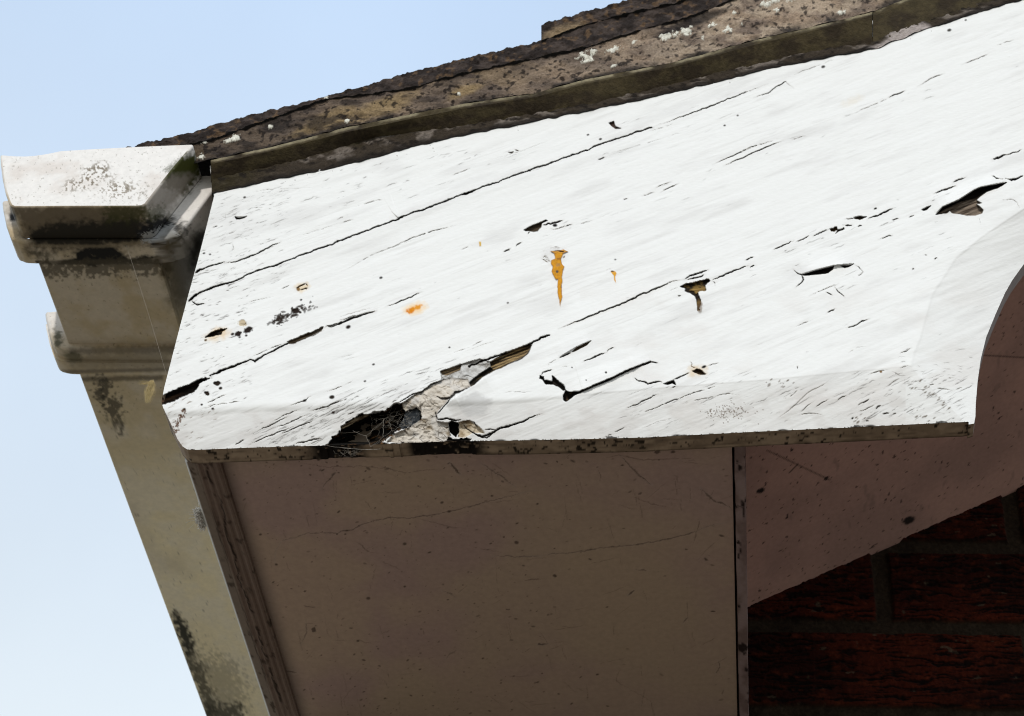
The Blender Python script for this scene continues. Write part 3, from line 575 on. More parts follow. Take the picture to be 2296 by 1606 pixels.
L.poly(rD([(2172, 160), (2140, 232), (2080, 282), (1980, 332), (1890, 377), (1822, 402), (1795, 362), (1788, 322), (1850, 282), (1960, 222), (2050, 190), (2100, 168)]), 3.2, cfn=gold, lab=1, wob=.4)
C(rD([(2172, 165), (2140, 235), (2080, 285), (1980, 335)]), 4, 3.2, wob=.2)
L.poly(rD([(1825, 400), (1720, 462), (1650, 522), (1612, 545), (1598, 508), (1640, 470), (1700, 425), (1795, 365)]), 4, cfn=lambda X, Y, U, W, d: lerp((.015, .012, .008), (.16, .12, .05), sstep(.5, .75, fbm(U / 30, W / 4, seed=66))), lab=1, wob=.5)
L.poly(rD([(1340, 402), (1530, 340), (1522, 392), (1400, 442), (1352, 435)]), 2.6, cfn=wood_c, lab=1, wob=.4)
L.poly(rD([(980, 700), (1150, 590), (1260, 540), (1350, 490), (1450, 460), (1590, 480), (1612, 540), (1530, 582), (1450, 612), (1420, 642), (1380, 702), (1322, 760), (1302, 800), (1310, 860), (1402, 870), (1432, 990), (1400, 1045), (1300, 1060), (1050, 1062), (855, 1050), (900, 990), (1080, 900), (1150, 850), (1160, 770), (1110, 740), (1030, 770), (985, 740)]), 1.8, cfn=cream, lab=2, wob=.5)
L.lift(rD([(1380, 700), (1620, 545), (1830, 405)]), 1, 2.2, 24)
for pts, w in (([(930, 705), (1000, 665), (1080, 620), (1170, 590), (1240, 530), (1350, 488), (1460, 458)], 4.2), ([(1612, 545), (1530, 582), (1470, 602), (1430, 640), (1360, 655), (1300, 630), (1265, 620)], 8), ([(1450, 612), (1400, 690), (1340, 760), (1300, 810)], 4), ([(1240, 640), (1250, 690), (1290, 720), (1330, 720)], 2.6), ([(1160, 660), (1155, 700)], 1.8), ([(1460, 460), (1510, 475), (1580, 480), (1600, 510)], 2.2), ([(1180, 745), (1240, 755), (1300, 740)], 2.2), ([(1060, 1000), (1100, 980), (1130, 1000)], 2.6), ([(1090, 950), (1100, 1000), (1050, 1035)], 2.6), ([(1280, 990), (1330, 1020), (1370, 1045)], 3), ([(900, 1010), (1000, 990), (1080, 940)], 1.8), ([(1180, 870), (1230, 890), (1310, 870)], 2), ([(1290, 760), (1310, 840), (1330, 850)], 4.5), ([(1310, 850), (1400, 830), (1480, 850), (1530, 840)], 6), ([(1150, 590), (1200, 620), (1230, 640)], 2), ([(1170, 800), (1190, 760), (1200, 700)], 1.8), ([(1250, 900), (1270, 960)], 1.6), ([(1340, 900), (1390, 960)], 1.8)):
    C(rD(pts), w, 2.6, a=.95)
L.poly(rD([(1508, 862), (1600, 850), (1680, 900), (1722, 940), (1740, 972), (1640, 962), (1560, 1012), (1500, 1005)]), 1.8, cfn=lambda X, Y, U, W, d: lerp((.58, .50, .38), (.30, .22, .13), sstep(.4, .75, fbm(X / 14, Y / 12, seed=67))), lab=2, wob=.5)
for pts, w in (([(1510, 850), (1570, 912), (1622, 962), (1720, 1002), (1800, 972), (1880, 922), (2050, 880), (2150, 832), (2262, 788)], 6.5), ([(1600, 855), (1650, 870), (1690, 940)], 3), ([(1740, 940), (1850, 935)], 2.6), ([(1700, 1010), (1760, 1010), (1850, 950)], 4)):
    C(rD(pts), w, 3)
hole_c = lambda X, Y, U, W, d: lerp((.006, .005, .004), (.42, .21, .08), sstep(.55, .80, fbm(U / 34, W / 3.4, seed=68, oct=3)) * sstep(2, 14, d) * sstep(.35, .6, fbm(X / 30, Y / 22, seed=168)) + .25 * sstep(7, 1, d) * (fbm(X / 6, Y / 6, seed=69) > .5))
hole = rD([(425, 910), (560, 830), (630, 790), (720, 802), (760, 790), (900, 720), (980, 698), (985, 742), (1030, 772), (1110, 740), (1165, 770), (1150, 850), (1080, 900), (950, 950), (870, 1010), (800, 1055), (880, 1080), (880, 1160), (500, 1180), (250, 1190), (190, 1110), (300, 1070), (350, 1005), (430, 962)])
L.poly(hole, 5, cfn=hole_c, lab=1, wob=1.1, slope=.28, rag=7)
L.dep += (L.lab == 1) * (fbm(L.U / 34, L.W / 3.4, seed=68, oct=3) - .5) * -3.0 * sstep(3, 8, L.dep)
for x, y, r in ((750, 855, 17), (945, 865, 14), (935, 740, 9), (640, 900, 8)):
    p = rD([(x, y)])[0]; L.blot(p[0], p[1], r, (.006, .005, .004), 1, 1.3, -.3, rag=.4, dep=5)
L.poly(rD([(430, 905), (560, 830), (640, 795), (700, 800), (600, 850), (500, 905), (440, 930)]), 3, cfn=lambda X, Y, U, W, d: lerp((.40, .33, .22), (.08, .05, .03), sstep(.35, .65, fbm(U / 20, W / 4, seed=70))), lab=1, wob=.5)
L.poly(rD([(1020, 775), (1110, 738), (1165, 770), (1150, 850), (1080, 900), (1000, 930), (960, 900), (1000, 840)]), 3.5, cfn=lambda X, Y, U, W, d: lerp((.03, .035, .04), (.22, .23, .24), sstep(.5, .8, fbm(X / 6, Y / 6, seed=71, oct=3))), lab=1, wob=.6)
L.poly(rD([(890, 1066), (1000, 1058), (1350, 1060), (1420, 1012), (1500, 1022), (1625, 1015), (1600, 1060), (1580, 1110), (1400, 1160), (1000, 1180), (900, 1140)]), 9, cfn=lambda X, Y, U, W, d: lerp((.008, .006, .005), (.07, .05, .03), sstep(.6, .85, fbm(X / 12, Y / 5, seed=72))), lab=1, wob=.9, rag=4)
L.poly(rD([(1405, 872), (1440, 850), (1502, 872), (1507, 962), (1482, 1002), (1428, 962)]), 8, DARK, lab=1, wob=.6)
L.blot(*rD([(1660, 710)])[0], 26, (.52, .52, .52), .6, 1.4, .3, rag=.5, soft=.4)
# broken nibbles along the bottom edge
for x in rng.uniform(430, 2150, 14):
    yb = np.interp(x, [420, 860, 1450, 2180], [1010, 996, 981, 945]); L.blot(x, yb, rng.uniform(1.5, 5), (.05, .036, .024), .9, 3.2, -.05, rag=.8)

L.dep += (L.lab == 2) * ((fbm(X / 20, Y / 14, seed=88, oct=4) - .5) * 2.6 + sstep(.10, .0, np.abs(fbm(X / 30, Y / 22, seed=89, oct=3) - .5)) * .5)
lipk = sstep(7, 2, SD) * (Y > 900)
DEP = np.minimum(L.dep * (1 - lipk) + np.minimum(L.dep, .8) * lipk + CH, 22.0)
P = on_y(X, Y, DEP * .001)
face_in = node_in[:-1, :-1] & node_in[1:, :-1] & node_in[1:, 1:] & node_in[:-1, 1:]
lab4 = np.stack([L.lab[:-1, :-1], L.lab[1:, :-1], L.lab[1:, 1:], L.lab[:-1, 1:]], -1)
lab = np.sort(lab4, -1)[..., 2]
lab = np.where(face_in, lab, 0)
def pieces(m):
    ii, jj = np.where(m); pos = {(i, j): k for k, (i, j) in enumerate(zip(ii.tolist(), jj.tolist()))}; par = list(range(len(ii)))
    def find(k):
        while par[k] != k: par[k] = par[par[k]]; k = par[k]
        return k
    for (i, j), k in pos.items():
        for di, dj in ((1, 0), (0, 1), (1, 1), (1, -1)):
            o = pos.get((i + di, j + dj))
            if o is not None:
                a_, b_ = find(k), find(o)
                if a_ != b_: par[b_] = a_
    root = np.array([find(k) for k in range(len(ii))])
    for r in np.unique(root):
        k = root == r; mm = np.zeros(m.shape, bool); mm[ii[k], jj[k]] = True
        yield mm, int(k.sum())
for code, nm, mt, lb in ((1, 'exposed_wood', M_WOOD, 'dark bare wood where the paint has come away'), (2, 'old_filler', M_FILLER, 'cracked cream filler beside the rotten hole'), (3, 'rust_run', M_RUST, 'orange rust run')):
    for mm, nface in sorted(pieces(lab == code), key=lambda t: -t[1]):
        if nface < 90: lab[mm] = 0; continue
        grid_obj(nm, P, mt, barge, col, mm)['label'] = lb
# painted coat together with the edges that return to the back of the board
q = grid_quads(*X.shape)
fq = q[face_in]
e = np.concatenate([fq[:, [0, 1]], fq[:, [1, 2]], fq[:, [2, 3]], fq[:, [3, 0]]])
key = np.sort(e, 1); _, inv, cnt = np.unique(key[:, 0].astype(np.int64) * (X.size + 1) + key[:, 1], return_inverse=True, return_counts=True)
be = e[cnt[inv] == 1]
bv = np.unique(be); remap = np.full(X.size, -1); remap[bv] = np.arange(len(bv))
R_ = 9; BACK = .0213
Pf = P.reshape(-1, 3)[bv]; t = np.linspace(0, 1, R_)[:, None, None]
SK = Pf[None] * np.ones((R_, 1, 1)); SK[:, :, 1] = Pf[None, :, 1] * (1 - t[..., 0]) + BACK * t[..., 0]
SK[-1, :, 1] = BACK
sx, sy = X.ravel()[bv], Y.ravel()[bv]
tt = np.broadcast_to(np.linspace(0, 1, R_)[:, None], (R_, len(bv)))
n1 = fbm(sx[None] / 26 + tt * 0, tt * 2.2 + sy[None] / 90, seed=81, oct=4)
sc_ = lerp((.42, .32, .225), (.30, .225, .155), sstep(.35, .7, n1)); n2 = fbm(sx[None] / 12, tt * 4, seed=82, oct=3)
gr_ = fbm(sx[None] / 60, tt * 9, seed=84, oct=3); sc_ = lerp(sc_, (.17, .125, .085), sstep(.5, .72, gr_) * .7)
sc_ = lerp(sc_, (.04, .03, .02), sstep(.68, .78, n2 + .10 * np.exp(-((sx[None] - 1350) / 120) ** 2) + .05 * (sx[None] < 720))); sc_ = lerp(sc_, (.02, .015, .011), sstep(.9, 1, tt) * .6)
rotx = np.maximum(sstep(665, 715, sx) * sstep(830, 795, sx), sstep(905, 925, sx) * sstep(1105, 1060, sx)) * (sy > 900)
sc_ = lerp(sc_, (.012, .009, .007), np.broadcast_to(rotx[None], tt.shape) * sstep(.15, .35, n2))
arcs = (sy < 945) & (sx > 2150)
sc_ = lerp(sc_, (.45, .42, .42), np.broadcast_to(arcs[None] * 1.0, tt.shape) * .8)
SK[:, :, 2] += (n2 - .5) * .0004 * np.sin(np.pi * tt) * (sy[None] > 930)
SK[1:, :, 2] += .003 * np.broadcast_to(rotx[None], (R_, len(bv)))[1:] * np.sin(np.pi * tt[1:] * .9) * (n2[1:])
a, b = remap[be[:, 0]], remap[be[:, 1]]; nb = len(bv)
sq = np.concatenate([np.stack([a + r * nb, a + (r + 1) * nb, b + (r + 1) * nb, b + r * nb], -1) for r in range(R_ - 1)])
used = np.zeros(X.size, bool); pq = q[face_in & (lab == 0)]; used[pq.ravel()] = True; idx = np.cumsum(used) - 1
mesh_obj('paint_coat', P.reshape(-1, 3)[used], idx[pq], M_PAINT, barge, col.reshape(-1, 3)[used])
mesh_obj('board_edge', SK, sq[:, ::-1], M_SOFFIT, barge, sc_)['label'] = 'grubby underside and end grain of the board'
# plain back of the board
bk = outline.copy(); bp_ = on_y(bk[:, 0], bk[:, 1], .012); bp_[:, 1] = BACK - .0005
me = bpy.data.meshes.new('board_back'); me.from_pydata([tuple(v) for v in bp_], [], [list(range(len(bp_)))]); me.update()
me.materials.append(M_SOFFIT); at = me.attributes.new('Col', 'FLOAT_COLOR', 'POINT'); at.data.foreach_set('color', np.tile([.2, .16, .12, 1], len(bp_)).astype(np.float32))
link(bpy.data.objects.new('board_back', me), barge)

# ================================================================ box end: soffit panel, fascia, side panel
box = thing('eaves_box', 'grimy brown painted box end closing the eaves below the white bargeboard', 'eaves box', (-.338, .03, 2.351))
ZB = lambda x: 2.3527 + .0245 * (x + .338)          # the box falls a little to the left
WALL_Y = .312
XL, XF, XR = -.3392, -.3165, .0012
def soffit_panel():
    gx = np.concatenate([np.arange(XF - .004, XR, .0006), [XR, XR + .0001, XR + .003]]); gy = np.concatenate([np.arange(.021, WALL_Y, .0007), [WALL_Y + .02]])
    GX, GY = np.meshgrid(gx, gy); P = np.stack([GX, GY, ZB(GX) + .0016], -1)
    px, py = proj(P)
    c = np.ones(GX.shape + (3,)) * np.array([.51, .375, .285])
    c = lerp(c, (.46, .325, .28), sstep(.4, .7, fbm(GX * 14, GY * 14, seed=91)))
    c = lerp(c, (.51, .39, .275), sstep(.4, .7, fbm(GX * 9 + 4, GY * 9, seed=92)) * .7)
    c = lerp(c, (.20, .16, .14), sstep(.012, .0, GX - XF) * .6)  # shade beside the lower fascia painted into the panel colour
    Ls = Layers(px, py, c, np.linspace(0, 1, 2), np.linspace(0, 1, 2), 9)
    def win(pts, pad):
        p = np.asarray(pts); a, b = p.min(0) - pad, p.max(0) + pad
        A = on_z(np.array([a[0], b[0], a[0], b[0]]), np.array([a[1], a[1], b[1], b[1]]), 2.357)
        i0, i1 = np.searchsorted(gy, [A[:, 1].min(), A[:, 1].max()]); j0, j1 = np.searchsorted(gx, [A[:, 0].min(), A[:, 0].max()])
        return (slice(max(i0 - 1, 0), i1 + 2), slice(max(j0 - 1, 0), j1 + 2))
    Ls.thin = False; Ls.win = win; K = Ls.crack; k = (.18, .13, .10)
    for pts, w, a in (([(440, 180), (460, 140), (530, 70)], 2.4, .8), ([(145, 640), (150, 560), (200, 500), (280, 480), (360, 450), (520, 455), (620, 435), (700, 400), (780, 370), (880, 357), (1000, 357), (1130, 340), (1240, 318), (1330, 297), (1500, 250), (1680, 205), (1850, 175)], 2.3, .75), ([(1010, 355), (1100, 375), (1250, 412), (1390, 425)], 1.8, .6), ([(650, 495), (700, 540), (740, 572), (790, 572)], 2, .7), ([(780, 610), (950, 690)], 1.5, .5), ([(1245, 5), (1280, 45), (1320, 82)], 5, .95), ([(1440, 5), (1520, 60), (1600, 110), (1670, 165)], 3, .8), ([(1500, 0), (1580, 50), (1640, 90)], 2, .5), ([(250, 0), (480, 40), (700, 30), (860, 45), (960, 75), (1100, 50), (1250, 55)], 1.8, .6), ([(1520, 598), (1700, 600), (1830, 602)], 2.2, .65), ([(310, 1155), (345, 1080), (345, 1000)], 2.4, .6), ([(160, 1340), (200, 1325), (290, 1332)], 4.4, .9), ([(320, 910), (410, 925)], 2, .7), ([(1200, 820), (1260, 838), (1295, 865)], 2.2, .7), ([(850, 1310), (870, 1370)], 2, .6), ([(1220, 1250), (1250, 1215), (1300, 1185)], 2.6, .5), ([(1740, 750), (1830, 735)], 2, .7), ([(1800, 1155), (1850, 1160)], 2.4, .8), ([(640, 1150), (680, 1130), (780, 1158)], 1.8, .6), ([(700, 230), (740, 280), (770, 310)], 1.8, .5), ([(620, 80), (640, 180)], 1.8, .4), ([(500, 60), (540, 280)], 1.6, .35), ([(540, 1000), (545, 960)], 2, .5), ([(1080, 1060), (1090, 1100)], 2, .5)):
        K(rN(pts), w, .15, k, a, wob=.6, wvar=.7)
    for pts, w, a in (([(455, 165), (540, 255), (600, 300)], 3, .85), ([(820, 315), (885, 375), (920, 385), (965, 410)], 3.4, .9), ([(350, 230), (370, 260), (360, 290)], 2, .6), ([(0, 628), (210, 610), (420, 580), (560, 568), (690, 545), (800, 510), (880, 480), (965, 465)], 2.4, .75), ([(490, 800), (520, 780)], 3.4, .9), ([(500, 345), (590, 385), (700, 410)], 2, .6), ([(690, 250), (712, 260), (710, 300)], 2, .5), ([(340, 185), (450, 165), (560, 185), (780, 175), (810, 205)], 2, .6), ([(900, 1100), (910, 1130), (890, 1160)], 3, .8), ([(760, 905), (740, 930)], 3, .7), ([(800, 440), (815, 470), (785, 580)], 2, .6), ([(730, 340), (735, 460)], 1.6, .4), ([(770, 300), (775, 380)], 1.6, .4), ([(390, 1170), (500, 1230), (620, 1300)], 1.6, .4), ([(520, 685), (580, 690)], 2.6, .7), ([(930, 1230), (920, 1260)], 3, .7), ([(80, 1030), (130, 1025)], 2.4, .7), ([(0, 740), (110, 725)], 1.8, .5)):
        K(rM(pts), w, .15, k, a, wob=.6, wvar=.7)
    for r_, x, y, r in ((rN, 55, 462, 4), (rN, 735, 865, 5.5), (rN, 965, 790, 3.6), (rN, 1670, 513, 6), (rN, 1245, 316, 4.5), (rN, 1590, 478, 3), (rN, 155, 650, 4), (rN, 390, 1063, 7), (rN, 335, 820, 3), (rN, 670, 1133, 4), (rN, 1515, 217, 3.6), (rN, 1200, 260, 4.5), (rN, 965, 520, 5), (rN, 600, 437, 3.4), (rM, 155, 713, 5), (rM, 350, 1165, 4), (rM, 800, 1266, 3.6), (rM, 665, 707, 3.6), (rM, 77, 385, 3.6), (rM, 210, 303, 3), (rM, 265, 300, 2.6), (rM, 85, 1025, 3.4), (rM, 320, 593, 3), (rM, 155, 590, 2.6), (rM, 625, 147, 8), (rM, 695, 148, 6)):
        p = r_([(x, y)])[0]; Ls.blot(p[0], p[1], r * .6, (.12, .085, .065), .9, 1.4, rng.uniform(-.6, .3))
    for q in range(1100):
        x, y = rng.uniform(520, 1645), rng.uniform(1020, 1640); Ls.blot(x, y, .7 + 1.3 * rng.random() ** 3, (.11, .08, .06), rng.uniform(.3, .9), rng.uniform(1, 2.4), rng.uniform(-.8, .4))
    for q in range(140):        # clusters near the seam and the top edge
        x, y = (1640 - rng.exponential(60), rng.uniform(1020, 1610)) if q < 90 else (rng.uniform(520, 1645), 1030 + rng.exponential(16))
        Ls.blot(x, y, .8 + 1.8 * rng.random() ** 2, (.08, .06, .045), rng.uniform(.4, .9), rng.uniform(1, 2.6), rng.uniform(-.8, .8))
    for q in range(150):         # faint scratches
        x, y = rng.uniform(520, 1640), rng.uniform(1030, 1600); l = rng.uniform(15, 90); an = rng.choice([rng.normal(1.4, .15), rng.normal(-.3, .5)])
        K([(x, y), (x + l * .5 * math.cos(an) + rng.normal(0, 2), y + l * .5 * math.sin(an)), (x + l * math.cos(an), y + l * math.sin(an))], 1.4, .05, (.14, .10, .08), rng.uniform(.15, .5), wob=.5)
    P[..., 2] += Ls.dep * .001 + (fbm(GX * 30, GY * 30, seed=93) - .5) * .0006
    P[:, -2:, 2] += .006; c[:, -2:] = (.02, .016, .014)
    grid_obj('soffit_panel', P, M_SOFFIT, box, c, flip=True)
soffit_panel()
def slab(name, ring, y0, y1, mat, parent, colf, ny=90, jit=0.0):
    """a bar running back from the gable: cross section ring of (x, z) swept along Y, with closed ends"""
    ring = np.asarray(ring, float); n = len(ring)
    ys_ = np.linspace(y0, y1, ny); P = np.zeros((ny, n + 1, 3))
    P[:, :, 0] = np.append(ring[:, 0], ring[0, 0])[None]; P[:, :, 2] = np.append(ring[:, 1], ring[0, 1])[None]; P[:, :, 1] = ys_[:, None]
    if jit: P[:, :, 0] += (vnoise(P[..., 1] * 90, P[..., 2] * 40, seed=3) - .5) * jit; P[:, -1] = P[:, 0]
    c = colf(P)
    parts = [(P, grid_quads(ny, n + 1), c)]
    ctr = ring.mean(0)
    for k, Yk in ((0, y0), (-1, y1)):
        v = np.concatenate([P[k, :-1], [[ctr[0], Yk, ctr[1]]]]); i = np.arange(n)
        f = np.stack([np.full(n, n), i, (i + 1) % n, (i + 1) % n], -1)
        parts.append((v, f, np.concatenate([c[k, :-1], c[k, :1]])))
    V, Q, Cc = merge(parts)
    tri = Q[:, 2] == Q[:, 3]
    me = bpy.data.meshes.new(name)
    me.from_pydata([tuple(v) for v in V], [], [list(f[:3]) if tr else list(f) for f, tr in zip(Q.tolist(), tri)]); me.update()
    at = me.attributes.new('Col', 'FLOAT_COLOR', 'POINT'); cc = np.ones((len(V), 4), np.float32); cc[:, :3] = np.clip(Cc, 0, 1); at.data.foreach_set('color', cc.ravel())
    me.materials.append(mat)
    return link(bpy.data.objects.new(name, me), parent)
def densify(ring, step=.002):
    ring = np.asarray(ring, float); out = []
    for i in range(len(ring)):
        a, b = ring[i], ring[(i + 1) % len(ring)]; k = max(1, int(np.linalg.norm(b - a) / step))
        out += [a + (b - a) * j / k for j in range(k)]
    return np.array(out)
def fascia_col(P):
    x, y, z = P[..., 0], P[..., 1], P[..., 2]; u = x - XL
    g = fbm(x * 260, y * 9, z * 200, seed=101, oct=4)
    c = lerp((.235, .172, .138), (.195, .138, .108), sstep(.35, .7, g))
    wob = (fbm(y * 30, z * 0, seed=102, oct=4, gain=.65) - .5) * .010
    c = lerp(c, lerp((.30, .245, .20), (.22, .175, .14), g), sstep(.0085, .0065, u + wob * .3))
    c = lerp(c, (.022, .015, .011), sstep(.0008, .0002, np.abs(u - .0135 - wob)) * (z < 2.36) * sstep(.25, .4, vnoise(y * 60, 1.0, seed=7)))
    c = lerp(c, (.05, .034, .025), sstep(.0007, .0002, np.abs(u - .0078 - wob * .3)) * (z < 2.36) * sstep(.42, .6, vnoise(y * 22, 3.0, seed=6)) * .8)
    c = lerp(c, (.06, .042, .03), sstep(.66, .74, fbm(x * 300, y * 160, seed=103)) * .8)
    return lerp(c, (.82, .82, .80), (u < .0015) * 1.0)
zb = 2.3508
fr = [(XL, zb + .0020), (XL + .0004, zb + .0010), (XL + .0014, zb + .0002), (XF, zb + .0006), (XF, 2.60), (XL, 2.60)]
fr2 = [fr[0], fr[1], fr[2]] + [(XL + .0014 + (XF - XL - .0014) * k / 26, zb + .0002 + .0004 * k / 26 + .0006 * math.sin(k * 1.3) * (k > 6)) for k in range(1, 26)] + fr[3:]
slab('fascia_board', fr2, .0218, 1.6, M_SOFFIT, box, fascia_col, 700)
def side_col(P):
    x, y, z = P[..., 0], P[..., 1], P[..., 2]
    c = lerp((.34, .255, .24), (.22, .155, .14), sstep(.4, .65, fbm(x * 120, y * 60, z * 60, seed=111)))
    c = lerp(c, (.03, .02, .018), sstep(.60, .68, fbm(x * 260, y * 110, z * 90, seed=112)))
    return c
zs = ZB(.004)
ring = [(.0030, zs - .0004), (.0090, zs - .0004), (.0094, zs + .001), (.0094, 2.64), (.0026, 2.64), (.0026, zs + .002)]
slab('side_panel', densify(ring, .0012), .0218, WALL_Y - .001, M_SOFFIT, box, side_col, 330, .0006)
# ================================================================ raking soffit behind the bargeboard
def raking_soffit():
    a = on_y(1672, 1362, WALL_Y); b = on_y(2296, 1087, WALL_Y); m = (b[2] - a[2]) / (b[0] - a[0])
    gx = np.concatenate([np.arange(.0105, .36, .001), np.linspace(.36, 2.6, 60)]); gy = np.arange(.0218, WALL_Y + .004, .001)
    GX, GY = np.meshgrid(gx, gy); Z = a[2] + m * (GX - a[0])
    P = np.stack([GX, GY, Z + (fbm(GX * 20, GY * 20, seed=121) - .5) * .0012], -1)
    c = lerp((.56, .34, .28), (.45, .28, .235), sstep(.35, .7, fbm(GX * 16, GY * 16, seed=122)))
    c = lerp(c, (.20, .14, .125), sstep(.74, .84, fbm(GX * 160, GY * 60, seed=123, oct=3)) * .35)
    sp = fbm(GX * 400, GY * 400, seed=124, oct=2); c = lerp(c, (.06, .04, .035), sstep(.80, .86, sp))
    px, py = proj(P)
    for cx, cy, r in ((2038, 1167, 11), (1850, 1075, 4), (1705, 1100, 7)):
        q = np.hypot((px - cx) / 1.5, py - cy + (px - cx) * .25); c = lerp(c, (.03, .022, .02), sstep(r, r * .6, q + (fbm(px / 6, py / 6, seed=3) - .5) * 5))
    for l in (((1790, 1040), (1770, 1060)), ((1720, 1010), (1860, 1076)), ((2190, 796), (2296, 802))):
        d, _, _ = seg_dist(px, py, l); c = lerp(c, (.05, .035, .03), sstep(2.2, .6, d) * .8)
    grid_obj('panel', P, M_SOFFIT, rs, c, flip=True)
    T = P.copy(); T[..., 2] += .009; grid_obj('panel_top', T[::8, ::8], M_SOFFIT, rs, c[::8, ::8])
rs = thing('raking_soffit', 'pinkish brown sloping soffit panel between the bargeboard and the brick wall', 'soffit', (.01, .03, 2.45))
raking_soffit()

# ================================================================ brick gable wall
def brick_wall():
    gx = np.concatenate([np.linspace(-.31, -.02, 20), np.arange(-.015, .30, .0007), np.linspace(.302, 3.0, 340)])
    gz = np.concatenate([np.linspace(0, 2.25, 260), np.arange(2.252, 2.66, .0008), np.linspace(2.662, 3.6, 100)])
    GX, GZ = np.meshgrid(gx, gz)
    zt = GZ + .0195 * (GX - .12) + (fbm(GX * 30, GZ * 10, seed=131, oct=3) - .5) * .003
    crs = .0772; z0 = on_y(2000, 1403, WALL_Y)[2]
    k = np.floor((zt - z0) / crs + .5); dz = np.abs(zt - z0 - k * crs)
    off = np.where(k % 2 == 0, .0, .1175)
    xp = on_y(1977, 1300, WALL_Y)[0]                              # a perpend in the course above the bed joint
    kk = np.floor((zt - z0) / crs); off = np.where(kk % 2 == 0, 0., .104)
    wx = GX + (fbm(GX * 14, GZ * 30, seed=132, oct=3) - .5) * .004
    dx = np.abs(np.mod(wx - xp - off + .1125, .225) - .1125)
    j = np.maximum(sstep(.0074, .0054, dz), sstep(.0074, .0050, dx))
    cre = .78 * fbm(GX * 60, GZ * 760 + 9 * fbm(GX * 40, GZ * 60, seed=135), seed=133, oct=3) + .22 * fbm(GX * 420, GZ * 520, seed=134, oct=3)
    bid = _hash(kk, np.floor((wx - xp - off) / .225), kk * 0, 4)
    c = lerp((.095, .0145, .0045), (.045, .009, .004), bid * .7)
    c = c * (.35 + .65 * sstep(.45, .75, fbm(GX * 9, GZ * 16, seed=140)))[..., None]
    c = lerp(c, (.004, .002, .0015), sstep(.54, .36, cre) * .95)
    c = lerp(c, (.10, .020, .007), sstep(.62, .78, fbm(GX * 110, GZ * 190, seed=136)) * .5)
    c = lerp(c, (.10, .075, .05), sstep(.77, .84, fbm(GX * 110, GZ * 180, seed=137)) * .7)
    mc = lerp((.042, .030, .019), (.018, .012, .008), fbm(GX * 90, GZ * 90, seed=138))
    c = c * (1 - j[..., None]) + mc * j[..., None]
    dep = j * .004 + (1 - j) * sstep(.5, .3, cre) * .0012 + (fbm(GX * 300, GZ * 300, seed=139, oct=2) - .5) * .0012
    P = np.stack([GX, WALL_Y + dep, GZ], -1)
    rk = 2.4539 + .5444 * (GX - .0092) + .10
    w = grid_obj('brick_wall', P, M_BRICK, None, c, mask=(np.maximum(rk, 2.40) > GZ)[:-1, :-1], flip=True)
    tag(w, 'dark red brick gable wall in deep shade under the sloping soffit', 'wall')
brick_wall()

# ================================================================ verge: undercloak, mortar, tiles
XE = np.concatenate([np.arange(236, 2320, 1.6), 2320 + np.cumsum(np.geomspace(3, 60, 40))])
def ip(pts, x): 
    p = np.asarray(pts, float); s0 = (p[1, 1] - p[0, 1]) / (p[1, 0] - p[0, 0]); s1 = (p[-1, 1] - p[-2, 1]) / (p[-1, 0] - p[-2, 0])
    y = np.interp(x, p[:, 0], p[:, 1]); y = np.where(x < p[0, 0], p[0, 1] + s0 * (x - p[0, 0]), y)
    return np.where(x > p[-1, 0], p[-1, 1] + s1 * (x - p[-1, 0]), y)
board_top = [(493, 430), (630, 399), (778, 369), (901, 335), (1024, 305), (1167, 278), (1413, 229), (1585, 189), (1757, 147), (1900, 120), (1963, 108), (2081, 64), (2296, -4), (2600, -118)]
u_bot = [(453, 412), (532, 391), (680, 359), (827, 312), (1024, 286), (1171, 262), (1339, 232), (1511, 190), (1659, 155), (1806, 121), (1958, 97), (2090, 50), (2296, -18), (2600, -132)]
u_front = [(453, 372), (532, 356), (630, 334), (778, 296), (925, 266), (1048, 242), (1196, 219), (1314, 188), (1511, 150), (1683, 103), (1855, 61), (1958, 36), (2052, -2), (2296, -90), (2600, -210)]
u_top = [(453, 364), (532, 347), (630, 325), (778, 286), (925, 256), (1048, 232), (1196, 210), (1314, 178), (1511, 140), (1683, 93), (1855, 52), (1958, 27), (2052, -11), (2296, -100), (2600, -222)]
m_top = [(230, 352), (300, 338), (453, 318), (581, 274), (729, 222), (925, 195), (1024, 166), (1167, 136), (1317, 104), (1452, 61), (1540, 40), (1660, -10), (2296, -260), (2600, -380)]
sil1 = [(236, 341), (260, 335), (300, 326), (400, 305), (510, 272), (700, 225), (830, 187), (1000, 140), (1200, 94), (1230, 86), (1320, 55), (1420, 25), (1521, -8), (2000, -180), (2600, -400)]
t2_bot = [(1214, 90), (1305, 56), (1403, 31), (1521, 4), (1700, -60), (2600, -430)]
t2_top = [(1210, 62), (1218, 54), (1230, 49), (1400, 3), (1440, -8), (1700, -100), (2600, -470)]

def ribbon(x, y0, Y0, y1, Y1, n, seed, amp, fade=True, scale=170.):
    """surface between two measured edges, with a rough displacement towards the viewer"""
    A = on_y(x, y0, Y0); B = on_y(x, y1, Y1)
    t = np.linspace(0, 1, n)[:, None, None]
    P = A[None] * (1 - t) + B[None] * t
    h = fbm(P[..., 0] * scale, P[..., 2] * scale, P[..., 1] * scale, seed=seed, oct=4) - .5
    nrm = np.cross(B - A, np.gradient(A, axis=0)); nrm /= np.linalg.norm(nrm, axis=-1, keepdims=True); nrm *= np.sign(-(nrm[:, 1:2])) + (nrm[:, 1:2] == 0)
    P = P + nrm[None] * (h * amp)[..., None]
    return P
def back_face(edge, dy, dz=0.0, n=8, p=2.0):
    t = (np.linspace(0, 1, n) ** p)[:, None, None]
    return edge[None] + t * np.array([0, dy, dz])
def grid_part(P, c, flip=False): return (P, grid_quads(*P.shape[:2], flip=flip), c)
